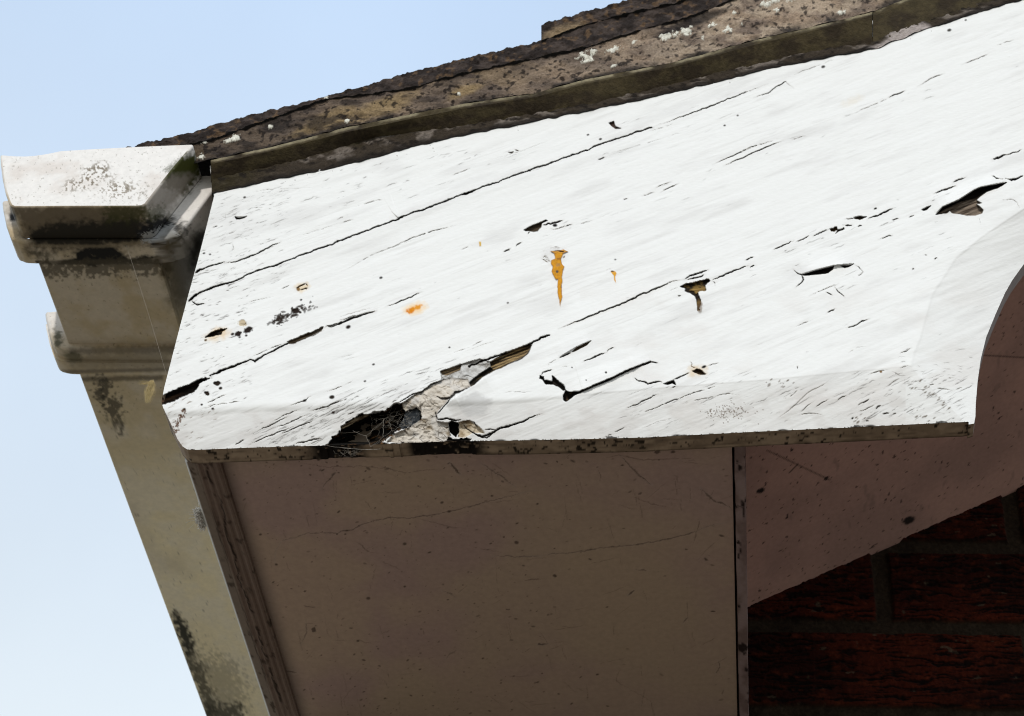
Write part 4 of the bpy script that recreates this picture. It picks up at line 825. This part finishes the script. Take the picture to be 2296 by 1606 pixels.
def end_cap(loop, c):
    ctr = loop.mean(0); n = len(loop); i = np.arange(n)
    v = np.concatenate([loop, [ctr]]); f = np.stack([i, (i + 1) % n, np.full(n, n), np.full(n, n)], -1)
    return v, f, np.ones((n + 1, 3)) * c
def build(name, parts, mat, parent=None):
    V, Q, Cc = merge(parts); tri = Q[:, 2] == Q[:, 3]
    if tri.any():
        i3 = np.where(tri)[0]; Q = Q.copy()
        # a triangle is written as two thin quads through its edge midpoint
        extra_v, extra_c, newq = [], [], []
        for t in i3:
            a_, b_, c_ = Q[t, 0], Q[t, 1], Q[t, 2]; k = len(V) + len(extra_v)
            extra_v.append((V[a_] + V[b_]) / 2); extra_c.append((Cc[a_] + Cc[b_]) / 2); Q[t] = (a_, k, b_, c_)
        V = np.concatenate([V, extra_v]); Cc = np.concatenate([Cc, extra_c])
    return mesh_obj(name, V, Q, mat, parent, Cc)
def slate_col(P, s):
    n = fbm(P[..., 0] * 60, P[..., 1] * 200, P[..., 2] * 60, seed=s)
    c = lerp((.060, .047, .024), (.034, .025, .015), sstep(.35, .65, n))
    return lerp(c, (.075, .058, .030), sstep(.58, .75, fbm(P[..., 0] * 160, P[..., 2] * 160, P[..., 1] * 160, seed=s + 1)) * .6)
def undercloak(name, label, x0, x1, dy, tilt, s):
    x = XE[(XE >= x0) & (XE <= x1)]
    yb, yf, yt = ip(u_bot, x), ip(u_front, x), ip(u_top, x)
    # round the exposed corner
    Yf = -.0090 + dy
    under = ribbon(x, yb, -.0004, yf, Yf, 26, s, .0008)
    front = ribbon(x, yf, Yf, yt, Yf, 8, s + 3, .0012); front[0] = under[-1]
    top = back_face(front[-1], .30, 0, 8, 2)
    bot = back_face(under[0], .30, 0, 4, 2)
    cu = slate_col(under, s); cf = slate_col(front, s)
    hl = sstep(.2, .7, np.linspace(0, 1, 8))[:, None] * sstep(.3, .6, fbm(front[..., 0] * 70, front[..., 2] * 70, seed=s + 9))
    cf = lerp(cf, (.30, .26, .17), hl * .8)  # painted highlight along the upper front edge
    parts = [grid_part(under, cu), grid_part(front, cf), grid_part(top, np.ones(top.shape) * .08), grid_part(bot, np.ones(bot.shape) * .04, True)]
    for k in (0, -1):
        loop = np.concatenate([under[:, k], front[1:, k], top[1:, k], bot[1:, k][::-1]])
        parts.append(end_cap(loop, (.03, .026, .018)))
    return tag(build(name, parts, M_SLATE), label, 'slate', 'slates bedded under the verge tiles')
undercloak('undercloak_slate', 'long olive stained slate strip running along the top of the bargeboard', 472, 1957, 0, 0, 141)
undercloak('undercloak_slate', 'short grey slate strip beyond the joint near the upper right end', 1956, 3600, .0035, 0, 151)

def lichen(P, c, px, py, spots):
    for x, y, r, asp in spots:
        an = -.35; X_ = px - x; Y_ = py - y
        q = np.hypot((X_ * math.cos(an) + Y_ * math.sin(an)) / asp, -X_ * math.sin(an) + Y_ * math.cos(an)) / r
        m = q < 2.6
        if not m.any(): continue
        q = q + (fbm(px / 6, py / 6, seed=int(x + y) % 89, oct=4, gain=.7) - .5) * 2.6
        k = sstep(.78, .60, q)
        c[:] = lerp(c, (.70, .69, .61), k)
        P[..., 1] -= k * .0007
I_ = lambda x, y: rI([(x, y)])[0]
J_ = lambda x, y: rJ([(x, y)])[0]
spots = [(*I_(290, 255), 11, 2.0), (*I_(330, 238), 7, 1.4), (*I_(425, 225), 10, 1.6), (*I_(310, 275), 6, 2.2), (*I_(515, 193), 6, 1.2), (*I_(672, 166), 9, 2.3), (*I_(755, 145), 10, 1.6), (*I_(875, 115), 6, 1.6), (*I_(945, 135), 8, 1.3), (*I_(830, 175), 6, 1.0), (*I_(850, 24), 7, 1.0), (*I_(1120, 22), 9, 1.3), (*I_(1160, 3), 9, 2.0), (*I_(1230, -2), 6, 2), (*I_(1465, 55), 8, 1.3), (*I_(1100, 20), 5, 1), (*I_(975, 60), 5, 1.2), (*I_(420, 305), 4, 2), (*I_(1165, 45), 5, 1.2), (*I_(1010, 113), 3, 1),
         (*J_(690, 440), 9, 1.8), (*J_(655, 452), 8, 1.2), (*J_(548, 457), 5, 1.3), (*J_(850, 390), 6, 1.2), (*J_(1200, 362), 4, 1.5), (*J_(1710, 238), 4, 1), (*J_(536, 527), 7, 1.5)]
def mortar_bed():
    x = XE[XE <= 3300]
    bed = thing('verge_mortar', 'rough cement verge mortar with white lichen spots above the slate strip', 'mortar', (-.37, -.004, 2.61))
    yt = ip(u_top, x) - 1; ym = ip(m_top, x); yt = np.maximum(yt, ym + 3)
    P = ribbon(x, yt, -.0055, ym, -.0065, 70, 161, .0034)
    px, py = proj(P)
    n = fbm(P[..., 0] * 40, P[..., 2] * 70, seed=162)
    c = lerp((.34, .255, .185), (.19, .145, .115), sstep(.35, .65, n))
    c = lerp(c, (.38, .27, .14), sstep(.55, .72, fbm(P[..., 0] * 26, P[..., 2] * 60, seed=163)) * .6 * sstep(1300, 900, px))
    c = lerp(c, (.46, .37, .28), sstep(1100, 1700, px) * .7 * sstep(.35, .6, fbm(P[..., 0] * 90, P[..., 2] * 90, seed=169)))
    for cx, cy, rx_, ry_ in ((870, 232, 60, 22), (740, 268, 60, 20), (1040, 205, 40, 14), (700, 290, 50, 12)):
        c = lerp(c, (.46, .33, .17), sstep(1.3, .5, np.hypot((px - cx + (py - cy) * .4) / rx_, (py - cy + (px - cx) * .27) / ry_) + (n - .5) * 1.2) * .75)
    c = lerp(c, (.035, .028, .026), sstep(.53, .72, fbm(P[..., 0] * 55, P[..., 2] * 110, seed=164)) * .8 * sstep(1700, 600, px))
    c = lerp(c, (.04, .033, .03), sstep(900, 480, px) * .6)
    c = lerp(c, (.02, .016, .015), sstep(.60, .72, fbm(P[..., 0] * 300, P[..., 2] * 300, seed=165, oct=3)) * .85)
    c = lerp(c, (.025, .02, .02), np.broadcast_to(sstep(.82, 1, np.linspace(0, 1, 70))[:, None], n.shape) * sstep(.3, .6, n) * (px < 1560) * .6)
    c = lerp(c, (.03, .027, .025), np.broadcast_to(sstep(.14, .02, np.linspace(0, 1, 70))[:, None], n.shape) * sstep(.35, .6, fbm(P[..., 0] * 60, P[..., 2] * 20, seed=166)) * .9)
    c = lerp(c, (.02, .018, .018), sstep(1.2, .6, np.hypot((px - 1545 + (py - 55) * 1.5) / 45, (py - 52 + (px - 1545) * .3) / 13)) * .85)
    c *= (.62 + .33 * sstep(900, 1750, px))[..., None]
    lichen(P, c, px, py, spots)
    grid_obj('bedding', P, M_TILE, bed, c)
    # pointing squeezed out under the slates
    x = XE[(XE >= 473) & (XE <= 3300)]
    yb, yu = ip(board_top, x), ip(u_bot, x)
    yb = yb + (fbm(x / 26, x * 0, seed=167, oct=3) - .5) * 6; yu = np.minimum(yu - 15, yb - 6)
    Q = ribbon(x, yb, -.0008, yu, -.0010, 22, 168, .0022, scale=240.)
    px, py = proj(Q); t = np.broadcast_to(np.linspace(0, 1, 22)[:, None], px.shape)
    n = fbm(Q[..., 0] * 70, Q[..., 2] * 120, seed=171)
    c = lerp((.17, .145, .125), (.045, .035, .026), sstep(.30, .46, n))
    c = lerp(c, (.035, .028, .014), sstep(640, 520, px + (n - .5) * 160) * .9)
    c = lerp(c, (.035, .028, .014), sstep(.55, .9, t + (n - .5) * .7) * .9)
    c = lerp(c, (.014, .011, .009), sstep(.58, .70, fbm(Q[..., 0] * 140, Q[..., 2] * 260, seed=172)) * .9)
    c = lerp(c, (.015, .012, .01), sstep(.30, .05, t + (n - .5) * .5) * .9)
    ptc = sstep(1.2, .7, np.hypot((px - 2030) / 62, (py - 78 + (px - 2030) * .36) / 20) + (n - .5)); c = lerp(c, (.42, .37, .35), ptc * .9)
    grid_obj('pointing', Q, M_MORTAR, bed, c)['label'] = 'pale flaking pointing under the slates'
    top = back_face(Q[0], .02, 0, 3, 1); grid_obj('pointing_underside', top, M_MORTAR, bed, np.ones(top.shape) * .03)
mortar_bed()
def tile(name, label, ybot, ytop, x0, x1, Yf, s, depth, dz):
    x = XE[(XE >= x0) & (XE <= x1)]
    y0, y1 = ip(ybot, x), ip(ytop, x); y0 = np.maximum(y0, y1 + 1)
    y1 = y1 + (fbm(x / 9, x * 0, seed=s + 5, oct=3) - .5) * 4.5
    F = ribbon(x, y0, Yf, y1, Yf, 30, s, .0045, scale=220.)
    px, py = proj(F)
    n = fbm(F[..., 0] * 130, F[..., 2] * 160, seed=s + 1)
    c = lerp((.062, .048, .042), (.028, .022, .020), sstep(.35, .6, n))
    c = lerp(c, (.16, .10, .055), sstep(.60, .74, fbm(F[..., 0] * 220, F[..., 2] * 220, seed=s + 2)) * .6)
    if s > 185: c = lerp(c, (.26, .19, .115), sstep(1.4, .4, np.hypot((px - 1262) / 46, (py - 72 + (px - 1262) * .27) / 17) + (n - .5)) * .9)
    lichen(F, c, px, py, [(*J_(1105, 258), 6, 1.5)])
    top = back_face(F[-1], depth, dz, 10, 1.6); bot = back_face(F[0], depth, dz, 5, 1.6)
    parts = [grid_part(F, c), grid_part(top, np.ones(top.shape) * .06), grid_part(bot, np.ones(bot.shape) * .03, True)]
    for k in (0, -1):
        parts.append(end_cap(np.concatenate([F[:, k], top[1:, k], bot[1:, k][::-1]]), (.10, .075, .05)))
    tag(build(name, parts, M_TILE), label, 'roof tile', 'verge tiles along the roof edge')
tile('roof_tile', 'lower mossy black roof tile running down to the gutter', m_top, sil1, 240, 3000, -.0082, 181, 1.9, 0.0)
tile('roof_tile', 'upper roof tile with a brown lapped end stepping up against the sky', t2_bot, t2_top, 1212, 3000, -.0098, 191, 1.9, 0.0)

# ================================================================ gutter
gut = thing('gutter', 'dirty white plastic gutter with a mossy stop end running back along the eaves', 'gutter', (-.45, -.018, 2.555))
GP = np.array([(-.5213, 2.6175), (-.5185, 2.6085), (-.5124, 2.5912), (-.5055, 2.5745), (-.5000, 2.5635), (-.4978, 2.5600), (-.4950, 2.5582), (-.4900, 2.5577), (-.4500, 2.5562), (-.4060, 2.5543), (-.4015, 2.5546), (-.3988, 2.5570), (-.3930, 2.5760), (-.3860, 2.5980), (-.3795, 2.6165), (-.3782, 2.6205), (-.3786, 2.6228)])
def offset(pr, d):
    t = np.gradient(pr, axis=0); n = np.stack([t[:, 1], -t[:, 0]], 1); n /= np.linalg.norm(n, axis=1, keepdims=True)
    n *= np.sign(((pr - pr.mean(0)) * n).sum(1).sum()) or 1
    return pr + n * d
def offs(pr, dl, db, dr):
    t = np.gradient(pr, axis=0); n = np.stack([t[:, 1], -t[:, 0]], 1); n /= np.linalg.norm(n, axis=1, keepdims=True)
    n *= np.sign(((pr - pr.mean(0)) * n).sum(1).sum()) or 1
    return pr + np.stack([np.where(n[:, 0] < 0, dl, dr) * n[:, 0], np.where(n[:, 1] < 0, db, 0) * n[:, 1]], 1)
def smooth_prof(pr, step=.0006):
    s = np.concatenate([[0], np.cumsum(np.linalg.norm(np.diff(pr, axis=0), axis=1))]); k = int(s[-1] / step); u = np.linspace(0, s[-1], k)
    return np.stack([np.interp(u, s, pr[:, 0]), np.interp(u, s, pr[:, 1])], 1)
GS = smooth_prof(GP)
def pvc(P, bias=0.0, px=None):
    x, y, z = P[..., 0], P[..., 1], P[..., 2]
    c = np.ones(P.shape) * np.array([.78, .75, .715])
    n = fbm(x * 60, y * 60, z * 60, seed=201)
    under = sstep(2.585, 2.566, z) * (1 - sstep(-.404, -.394, x) * (y < .033))
    c = lerp(c, lerp((.50, .40, .25), (.86, .75, .50), sstep(.10, .40, y)), under[..., None][..., 0] * (.75 + .25 * sstep(.3, .7, n)))  # grimy underside; channel farther back coloured lighter as its better lit stretch
    c = lerp(c, (.50, .43, .33), sstep(.5, .75, fbm(x * 22, y * 14, z * 22, seed=202)) * .5 * (1 - sstep(-.404, -.394, x) * (y < .033)))
    return c
SUT = lambda P: proj(P)
def grime_shade_px(P, c, items):
    px, py = proj(P)
    for pts, colr, a, soft, sc2, thr in items:
        d = sdf(px, py, pts)
        k = sstep(-soft, soft, d + soft * .45 + (fbm(px / sc2, py / sc2, seed=len(pts) * 7 + int(pts[0][0]) % 31, oct=4) - .5) * soft * thr * .8)
        c[:] = lerp(c, colr, k * a)
def tube(y0, y1, pr, ny, pcol, th=None):
    yy = np.linspace(y0, y1, ny); P = np.zeros((ny, len(pr), 3)); P[..., 0] = pr[None, :, 0]; P[..., 2] = pr[None, :, 1]; P[..., 1] = yy[:, None]
    return P
def lip(pr0, pr1, y, n):
    t = np.linspace(0, 1, n)[:, None, None]; q = pr0[None] * (1 - t) + pr1[None] * t
    P = np.zeros((n, len(pr0), 3)); P[..., 0] = q[..., 0]; P[..., 2] = q[..., 1]; P[..., 1] = y; return P
MOSS = (.042, .046, .006); SOOT = (.022, .019, .016); BLUEBLK = (.006, .007, .010)
dirt_shade = [  # grime patches, with a few that paint in shade
    (rA([(150, 760), (1250, 700), (1330, 780), (1250, 900), (1500, 900), (1560, 1000), (1300, 1040), (900, 1085), (330, 1080), (200, 960)]), (.12, .09, .055), .85, 22, 9, 2.5),
    (rA([(300, 960), (600, 900), (1250, 860), (1330, 1000), (1200, 1055), (820, 1090), (300, 1085)]), (.010, .008, .004), .95, 14, 8, 3.0),
    (rA([(980, 760), (1280, 740), (1320, 830), (1000, 850)]), MOSS, .7, 12, 5, 5.0),
    (rA([(1290, 900), (1420, 840), (1580, 880), (1690, 950), (1620, 1060), (1500, 1130), (1420, 1080), (1290, 980)]), BLUEBLK, .97, 12, 7, 4.0),
    (rA([(1300, 1000), (1480, 930), (1560, 900), (1620, 1010), (1560, 1080), (1440, 1040), (1300, 1060)]), (.40, .41, .41), .85, 4, 2.4, 9.0),
    (rA([(1520, 380), (1700, 270), (1780, 280), (1820, 440), (1770, 500), (1680, 600), (1560, 560), (1460, 500)]), MOSS, 1, 12, 6, 3.0),
    (rA([(1280, 700), (1480, 520), (1560, 480), (1740, 460), (1640, 620), (1540, 740), (1400, 740)]), (.27, .235, .20), .8, 12, 9, 2.0),  # brown-grey tone painting the unlit right face of the stop end
    (rA([(1300, 780), (1470, 740), (1520, 830), (1380, 850)]), MOSS, .6, 10, 5, 4.0),
    (rA([(700, 1160), (840, 1090), (1000, 1090), (1100, 1160), (1180, 1230), (1320, 1190), (1420, 1200), (1200, 1240), (840, 1250), (560, 1245), (700, 1210)]), (.004, .003, .002), 1, 5, 6, 2.0),
    (rA([(790, 1230), (880, 1240), (870, 1280), (810, 1280)]), (.010, .009, .007), .98, 4, 6, 3.0),
    (rA([(370, 1260), (1440, 1230), (1480, 1340), (1250, 1340), (600, 1330), (400, 1350)]), (.05, .04, .022), .75, 10, 7, 8.0),
    (rA([(230, 1130), (440, 1180), (400, 1210), (250, 1160)]), (.05, .04, .02), .8, 8, 7, 3.0),
    (rA([(1460, 1090), (1560, 1080), (1540, 1300), (1480, 1340)]), (.13, .09, .04), .8, 14, 9, 3.0),
    (rA([(1570, 1040), (1780, 1000), (1790, 1200), (1720, 1606), (1600, 1606), (1560, 1200)]), (.10, .085, .055), .75, 24, 14, 2.0),
    (rA([(1760, 1010), (1870, 960), (1880, 1000), (1760, 1300), (1750, 1150)]), (.02, .018, .014), .9, 12, 9, 2.0),  # channel shadow beside the board painted in with the grime
    (rA([(90, 815), (130, 810), (140, 860), (95, 865)]), (.014, .011, .008), 1, 4, 6, 1.5),
    (rA([(680, 320), (720, 320), (720, 330), (690, 335)]), (.05, .05, .03), .9, 2, 5, 1.5),
    (rB([(600, 925), (720, 930), (730, 990), (640, 1000)]), (.05, .055, .01), .8, 6, 6, 3.0),
    (rB([(505, 720), (550, 760), (550, 880), (510, 870)]), (.05, .05, .015), .85, 6, 6, 4.0),
    (rA([(330, 1235), (1450, 1215), (1450, 1255), (340, 1262)]), (.06, .048, .028), .8, 3, 7, 1.5),
    (rA([(220, 1085), (900, 1092), (1300, 1060), (1300, 1080), (900, 1108), (220, 1102)]), (.30, .24, .15), .5, 3, 7, 2.0),
    (rB([(560, 1085), (1530, 1065), (1530, 1085), (640, 1110)]), (.10, .08, .055), .7, 3, 7, 1.0),
    (rB([(700, 1150), (1480, 1135), (1480, 1165), (720, 1180)]), (.08, .065, .04), .7, 4, 7, 1.5),
    (rB([(640, 890), (1600, 870), (1600, 920), (640, 925)]), (.05, .042, .03), .6, 6, 8, 2.0),
    (rB([(620, 960), (1550, 920), (1530, 1060), (660, 1050)]), (.22, .185, .13), .6, 12, 9, 2.0),
    (rB([(880, 1180), (980, 1200), (960, 1330), (900, 1320)]), (.05, .042, .028), .85, 12, 7, 6.0),
    (rB([(960, 1330), (1070, 1380), (1090, 1600), (1000, 1500)]), (.035, .03, .02), .8, 12, 7, 7.0),
    (rO([(830, 955), (870, 970), (945, 1110), (950, 1230), (915, 1230), (870, 1110)]), (.016, .016, .010), .97, 7, 6, 5.0),
    (rO([(930, 1230), (1000, 1300), (1060, 1450), (1100, 1606), (1040, 1606), (990, 1400), (940, 1320)]), (.04, .038, .022), .9, 9, 6, 7.0),
    (rO([(960, 1240), (1200, 1300), (1260, 1500), (1240, 1606), (1060, 1606), (1010, 1400)]), (.22, .19, .125), .5, 26, 5, 6.0),
    (rO([(1050, 1540), (1250, 1540), (1230, 1620), (1050, 1620)]), (.05, .045, .028), .85, 10, 6, 7.0),
]
def finish(name, grids, parent, seed=0):
    parts = []
    for P, flip, bias in grids:
        c = pvc(P, bias)
        grime_shade_px(P, c, dirt_shade)
        px, py = proj(P)
        sp = fbm(px / 5, py / 5, seed=211, oct=3)
        c = lerp(c, (.14, .11, .07), sstep(.78, .84, sp) * .5)
        parts.append(grid_part(P, c, flip))
    V, Q, Cc = merge(parts)
    return mesh_obj(name, V, Q, M_PVC, parent, Cc)
# stop end: front plate, its side walls, then the wider collar behind it
Y0, Y1, Y2 = -.018, .0105, .0315
def plate(pr, y, n=130, dish=.0):
    top_l, top_r = pr[0], pr[-1]
    m = len(pr); k = np.linspace(0, 1, m); tp = top_l[None] * (1 - k[:, None]) + top_r[None] * k[:, None]
    tp[:, 1] += -.0035 * np.sin(np.clip(k * 3.2, 0, 1) * np.pi) * (k < .31) + 0.0012 * np.sin(k * np.pi)
    t = np.linspace(0, 1, n)[:, None, None]; q = pr[None] * (1 - t) + tp[None] * t
    P = np.zeros((n, m, 3)); P[..., 0] = q[..., 0]; P[..., 2] = q[..., 1]; P[..., 1] = y; return P
def rounded(pr, y, r=.0016, n=5):
    out = []
    for k in range(n + 1):
        a = math.pi / 2 * k / n
        q = offset(pr, -r * (1 - math.sin(a))); P = np.zeros((len(pr), 3)); P[:, 0] = q[:, 0]; P[:, 2] = q[:, 1]; P[:, 1] = y + r * (1 - math.cos(a)); out.append(P)
    return np.array(out)
def front_dirt(c, P):
    px, py = proj(P); m1 = sdf(px, py, rA([(560, 600), (620, 500), (740, 480), (780, 380), (900, 330), (980, 340), (1000, 460), (900, 520), (820, 560), (680, 590)]))
    s1 = fbm(px / 4.5, py / 4.5, seed=221, oct=3)
    c = lerp(c, (.14, .105, .06), sstep(-12, 10, m1) * sstep(.50, .60, s1) * .85)
    m2 = np.exp(-((px - 265) / 60) ** 2 - ((py - 425) / 26) ** 2); c = lerp(c, (.20, .16, .11), sstep(.62, .72, s1 + .12 * m2) * m2 * .9)
    return lerp(c, (.14, .12, .07), sstep(.75, .80, s1) * .5)
stop = None
cap_front = plate(offset(GS, -.0016), Y0)
grids = [(cap_front, True, 0), (rounded(GS, Y0), False, 0), (tube(Y0 + .0016, Y1, GS, 52, None), False, 0)]
parts = []
for gi, (P_, fl, b_) in enumerate(grids):
    c = pvc(P_); grime_shade_px(P_, c, dirt_shade)
    if gi == 0:
        c = np.ones(P_.shape) * np.array([.80, .785, .765]); c = lerp(c, (.62, .55, .50), sstep(.45, .75, fbm(P_[..., 0] * 50, P_[..., 2] * 50, seed=222)) * .5)
        c = front_dirt(c, P_); mz = sdf(*proj(P_), rA([(1500, 400), (1640, 300), (1700, 300), (1600, 420), (1540, 430)])); c = lerp(c, MOSS, sstep(-8, 6, mz + (fbm(P_[..., 0] * 900, P_[..., 2] * 900, seed=5) - .5) * 16) * .7)
    parts.append(grid_part(P_, c, fl))
# inside of the cap
ins = tube(Y0 + .003, Y1, offset(GS, -.003), 4, None); parts.append(grid_part(ins, np.ones(ins.shape) * .3, True))
V, Q, Cc = merge(parts); stop = mesh_obj('stop_end', V, Q, M_PVC, gut, Cc)
GC = offs(GS, .0085, .0032, .0175); GSm = smooth_prof(GP)
k = min(len(GC), len(GSm)); uu = np.linspace(0, 1, 420)
rs_ = lambda pr: np.stack([np.interp(uu, np.linspace(0, 1, len(pr)), pr[:, 0]), np.interp(uu, np.linspace(0, 1, len(pr)), pr[:, 1])], 1)
low_top = lambda pr: pr[((pr[:, 1] < 2.602) | (pr[:, 0] > -.42))]
_m = (GS[:, 1] < 2.602) | (GS[:, 0] > -.42); gA, gB = rs_(GS[_m]), rs_(GC[_m])
col_g = [(lip(gA, offset(gB, -.0022), Y1 + .0005, 10), False, 0), (rounded(gB, Y1 + .0005, .0022), False, 0), (tube(Y1 + .0027, Y2, gB, 40, None), False, 0), (lip(gB, offset(gA, -.003), Y2, 6), False, 0)]
finish('collar', col_g, stop)
# channel
GI = smooth_prof(offset(GP, -.0050))
chan = [(tube(.012, .20, GI, 300, None), False, 0), (tube(.2, 1.9, GI, 520, None), False, 0), (tube(.012, 1.9, offset(GI, -.003), 60, None), True, 0), (lip(GI, offset(GI, -.003), 1.9, 3), False, 0)]
finish('channel', chan, gut)
# union bracket
_m = (GI[:, 1] < 2.600) | (GI[:, 0] > -.42); gU0, gU1 = rs_(GI[_m]), rs_(offs(GI, .0125, .0062, .009)[_m])
un = [(lip(gU0, offset(gU1, -.0030), .1200, 10), False, 0), (rounded(gU1, .1195, .0030), False, 0), (tube(.1225, .1310, gU1, 24, None), False, 0), (lip(gU1, offset(gU1, .0022), .1310, 4), False, 0), (rounded(offset(gU1, .0022), .1310, .0012), False, 0), (tube(.1322, .1440, offset(gU1, .0022), 12, None), False, 0), (lip(offset(gU1, .0022), offset(gU0, -.002), .1440, 6), False, 0)]
finish('union_bracket', un, gut)

# ================================================================ webs and fluff
def strands(name, lines, rad, mat, parent=None):
    """fine threads as tapered triangular tubes, joined in one mesh"""
    V, Q = [], []; n = 0
    for pts, r in lines:
        p = np.asarray(pts, float); m = len(p)
        t = np.gradient(p, axis=0); t /= np.linalg.norm(t, axis=1, keepdims=True) + 1e-9
        u = np.cross(t, [0.3, 0.8, 0.52]); u /= np.linalg.norm(u, axis=1, keepdims=True) + 1e-9; w = np.cross(t, u)
        for j in range(3):
            a = j * 2.094; V.append(p + (u * math.cos(a) + w * math.sin(a)) * rad * r)
        i = np.arange(m - 1)
        for j in range(3):
            k2 = (j + 1) % 3; Q.append(np.stack([n + j * m + i, n + j * m + i + 1, n + k2 * m + i + 1, n + k2 * m + i], -1))
        n += 3 * m
    V = np.concatenate(V); Q = np.concatenate(Q)
    return mesh_obj(name, V, Q, mat, parent, None)
def curve3(a, b, sag, n=9, j=0.0):
    t = np.linspace(0, 1, n)[:, None]; p = np.asarray(a) * (1 - t) + np.asarray(b) * t
    p = p + np.array([0, 0, -1]) * sag * 4 * t * (1 - t)
    if j: p[1:-1] += rng.normal(0, j, (n - 2, 3))
    return p
D3 = lambda x, y, Yd=.004: on_y(*rD([(x, y)])[0], Yd)
lines = []
for a, b, r in (((820, 840), (815, 1000), 1.3), ((815, 1000), (705, 1090), .8), ((540, 945), (660, 990), 1.0), ((660, 990), (705, 1090), 1.0), ((660, 990), (820, 860), .7), ((875, 870), (900, 950), .9), ((900, 950), (1010, 860), .7), ((430, 1100), (790, 1112), 1.3), ((300, 1080), (560, 1110), 1.0), ((560, 1110), (790, 1110), 1.1), ((720, 930), (830, 840), .8), ((720, 930), (690, 970), .8), ((880, 860), (960, 760), .7), ((1000, 830), (1010, 900), .9), ((1000, 900), (1080, 880), .8), ((600, 950), (420, 965), .7), ((815, 1000), (900, 940), .7), ((770, 840), (1000, 790), .6), ((700, 1090), (860, 1000), .7), ((870, 780), (900, 720), .6)):
    lines.append((curve3(D3(*a, .006), D3(*b, .006), .0006, 8, .00012), r))
for k in range(46):
    a = (rng.normal(880, 70), rng.normal(840, 50)); b = (a[0] + rng.normal(0, 70), a[1] + rng.normal(0, 50)); lines.append((curve3(D3(*a, .007), D3(*b, .007), .0004, 6, .0002), .45))
for k in range(30):
    a = (rng.normal(1040, 40), rng.normal(850, 45)); b = (a[0] + rng.normal(0, 40), a[1] + rng.normal(0, 30)); lines.append((curve3(D3(*a, .004), D3(*b, .004), .0003, 6, .0002), .5))
tag(strands('cobweb', lines, .00009, M_WEB), 'tangled grey cobweb strung across the rotten hole in the bargeboard', 'cobweb')
lines = []
for k in range(26):
    a = (rng.normal(520, 50), rng.normal(1150, 18)); b = (a[0] + rng.normal(0, 60), a[1] + rng.normal(0, 18)); lines.append((curve3(D3(*a, .012), D3(*b, .012), .0008, 6, .0003), .6))
tag(strands('cobweb', lines, .00008, M_WEB), 'small wispy cobweb scrap hanging under the board edge below the rotten hole', 'cobweb')
# long thread from the gutter to the board
a = on_y(*rA([(1150, 1090)])[0], .010); b = on_y(*rB([(1508, 1090)])[0], -.001); m_ = (a + b) / 2 + np.array([.0012, 0, 0])
tag(strands('spider_thread', [(np.array([a * (1 - t) ** 2 + 2 * t * (1 - t) * m_ + b * t * t for t in np.linspace(0, 1, 14)]), 1.0)], .000085, M_WEB), 'single long spider thread hanging from the gutter collar down to the board', 'spider thread')
def tuft(name, label, cat, root, dirs, n, length, spread, rad, mat, lump=None):
    ls = []
    for k in range(n):
        d = dirs[k % len(dirs)] + rng.normal(0, spread, 3); d /= np.linalg.norm(d); l = length * rng.uniform(.5, 1.1)
        bend = rng.normal(0, .35, 3); t = np.linspace(0, 1, 8)[:, None]
        ls.append((root + rng.normal(0, .0012, 3) + d * l * t + bend * l * t * t * .6, rng.uniform(.6, 1.2)))
    return tag(strands(name, ls, rad, mat), label, cat)
r0 = on_y(*rB([(1385, 1185)])[0], .03)
ls = []
for k in range(110):
    e = on_y(*rB([(1345 + rng.normal(0, 16), 1385 - abs(rng.normal(0, 55)))])[0], .03 + rng.normal(0, .001)); q0 = r0 + rng.normal(0, .0007, 3)
    m_ = (q0 + e) / 2 + np.array([rng.choice([-1, 1], p=[.45, .55]) * abs(rng.normal(0, .0032)), 0, rng.normal(.001, .0012)])
    t = np.linspace(0, 1, 10)[:, None]; ls.append((q0 * (1 - t) ** 2 + 2 * t * (1 - t) * m_ + e * t * t, rng.uniform(.5, 1.1)))
for k in range(26):
    e = on_y(*rB([(1275 + rng.normal(0, 14), 1190 + rng.normal(0, 14))])[0], .03); m_ = (r0 + e) / 2 + np.array([rng.normal(0, .001), 0, -.002 + rng.normal(0, .001)])
    t = np.linspace(0, 1, 8)[:, None]; ls.append((r0 * (1 - t) ** 2 + 2 * t * (1 - t) * m_ + e * t * t, rng.uniform(.4, .9)))
tag(strands('straw_tuft', ls, .00008, M_FLUFF), 'yellow straw coloured tuft of fluff hanging below the gutter union', 'fluff')
r1 = on_z(*rC([(468, 1285)])[0], 2.353); r1[0] = XL - .0006
ls = []
up = on_z(*rC([(440, 1180)])[0], 2.353) - on_z(*rC([(490, 1350)])[0], 2.353)
for k in range(520):
    c0 = r1 + up * rng.uniform(-.45, .45) + np.array([-abs(rng.normal(0, .0012)), 0, rng.normal(0, .0006)]); d = rng.normal(0, 1, 3); d /= np.linalg.norm(d)
    t = np.linspace(-1, 1, 6)[:, None]; ls.append((c0 + np.array([-.0010, 0, 0]) + d * t * .0022 + rng.normal(0, .0006, 3) * t * t, rng.uniform(.8, 2.0)))
for k in range(34):
    d = np.array([-.75, .1, .15]) + rng.normal(0, .4, 3); d /= np.linalg.norm(d); q0 = r1 + up * rng.uniform(-.1, .5); t = np.linspace(0, 1, 8)[:, None]
    ls.append((q0 + d * t * rng.uniform(.004, .009) + rng.normal(0, .0025, 3) * t * t, rng.uniform(.5, 1)))
tag(strands('web_cocoon', ls, .00016, M_COCOON), 'white fuzzy web cocoon stuck to the left edge of the box end', 'cocoon')
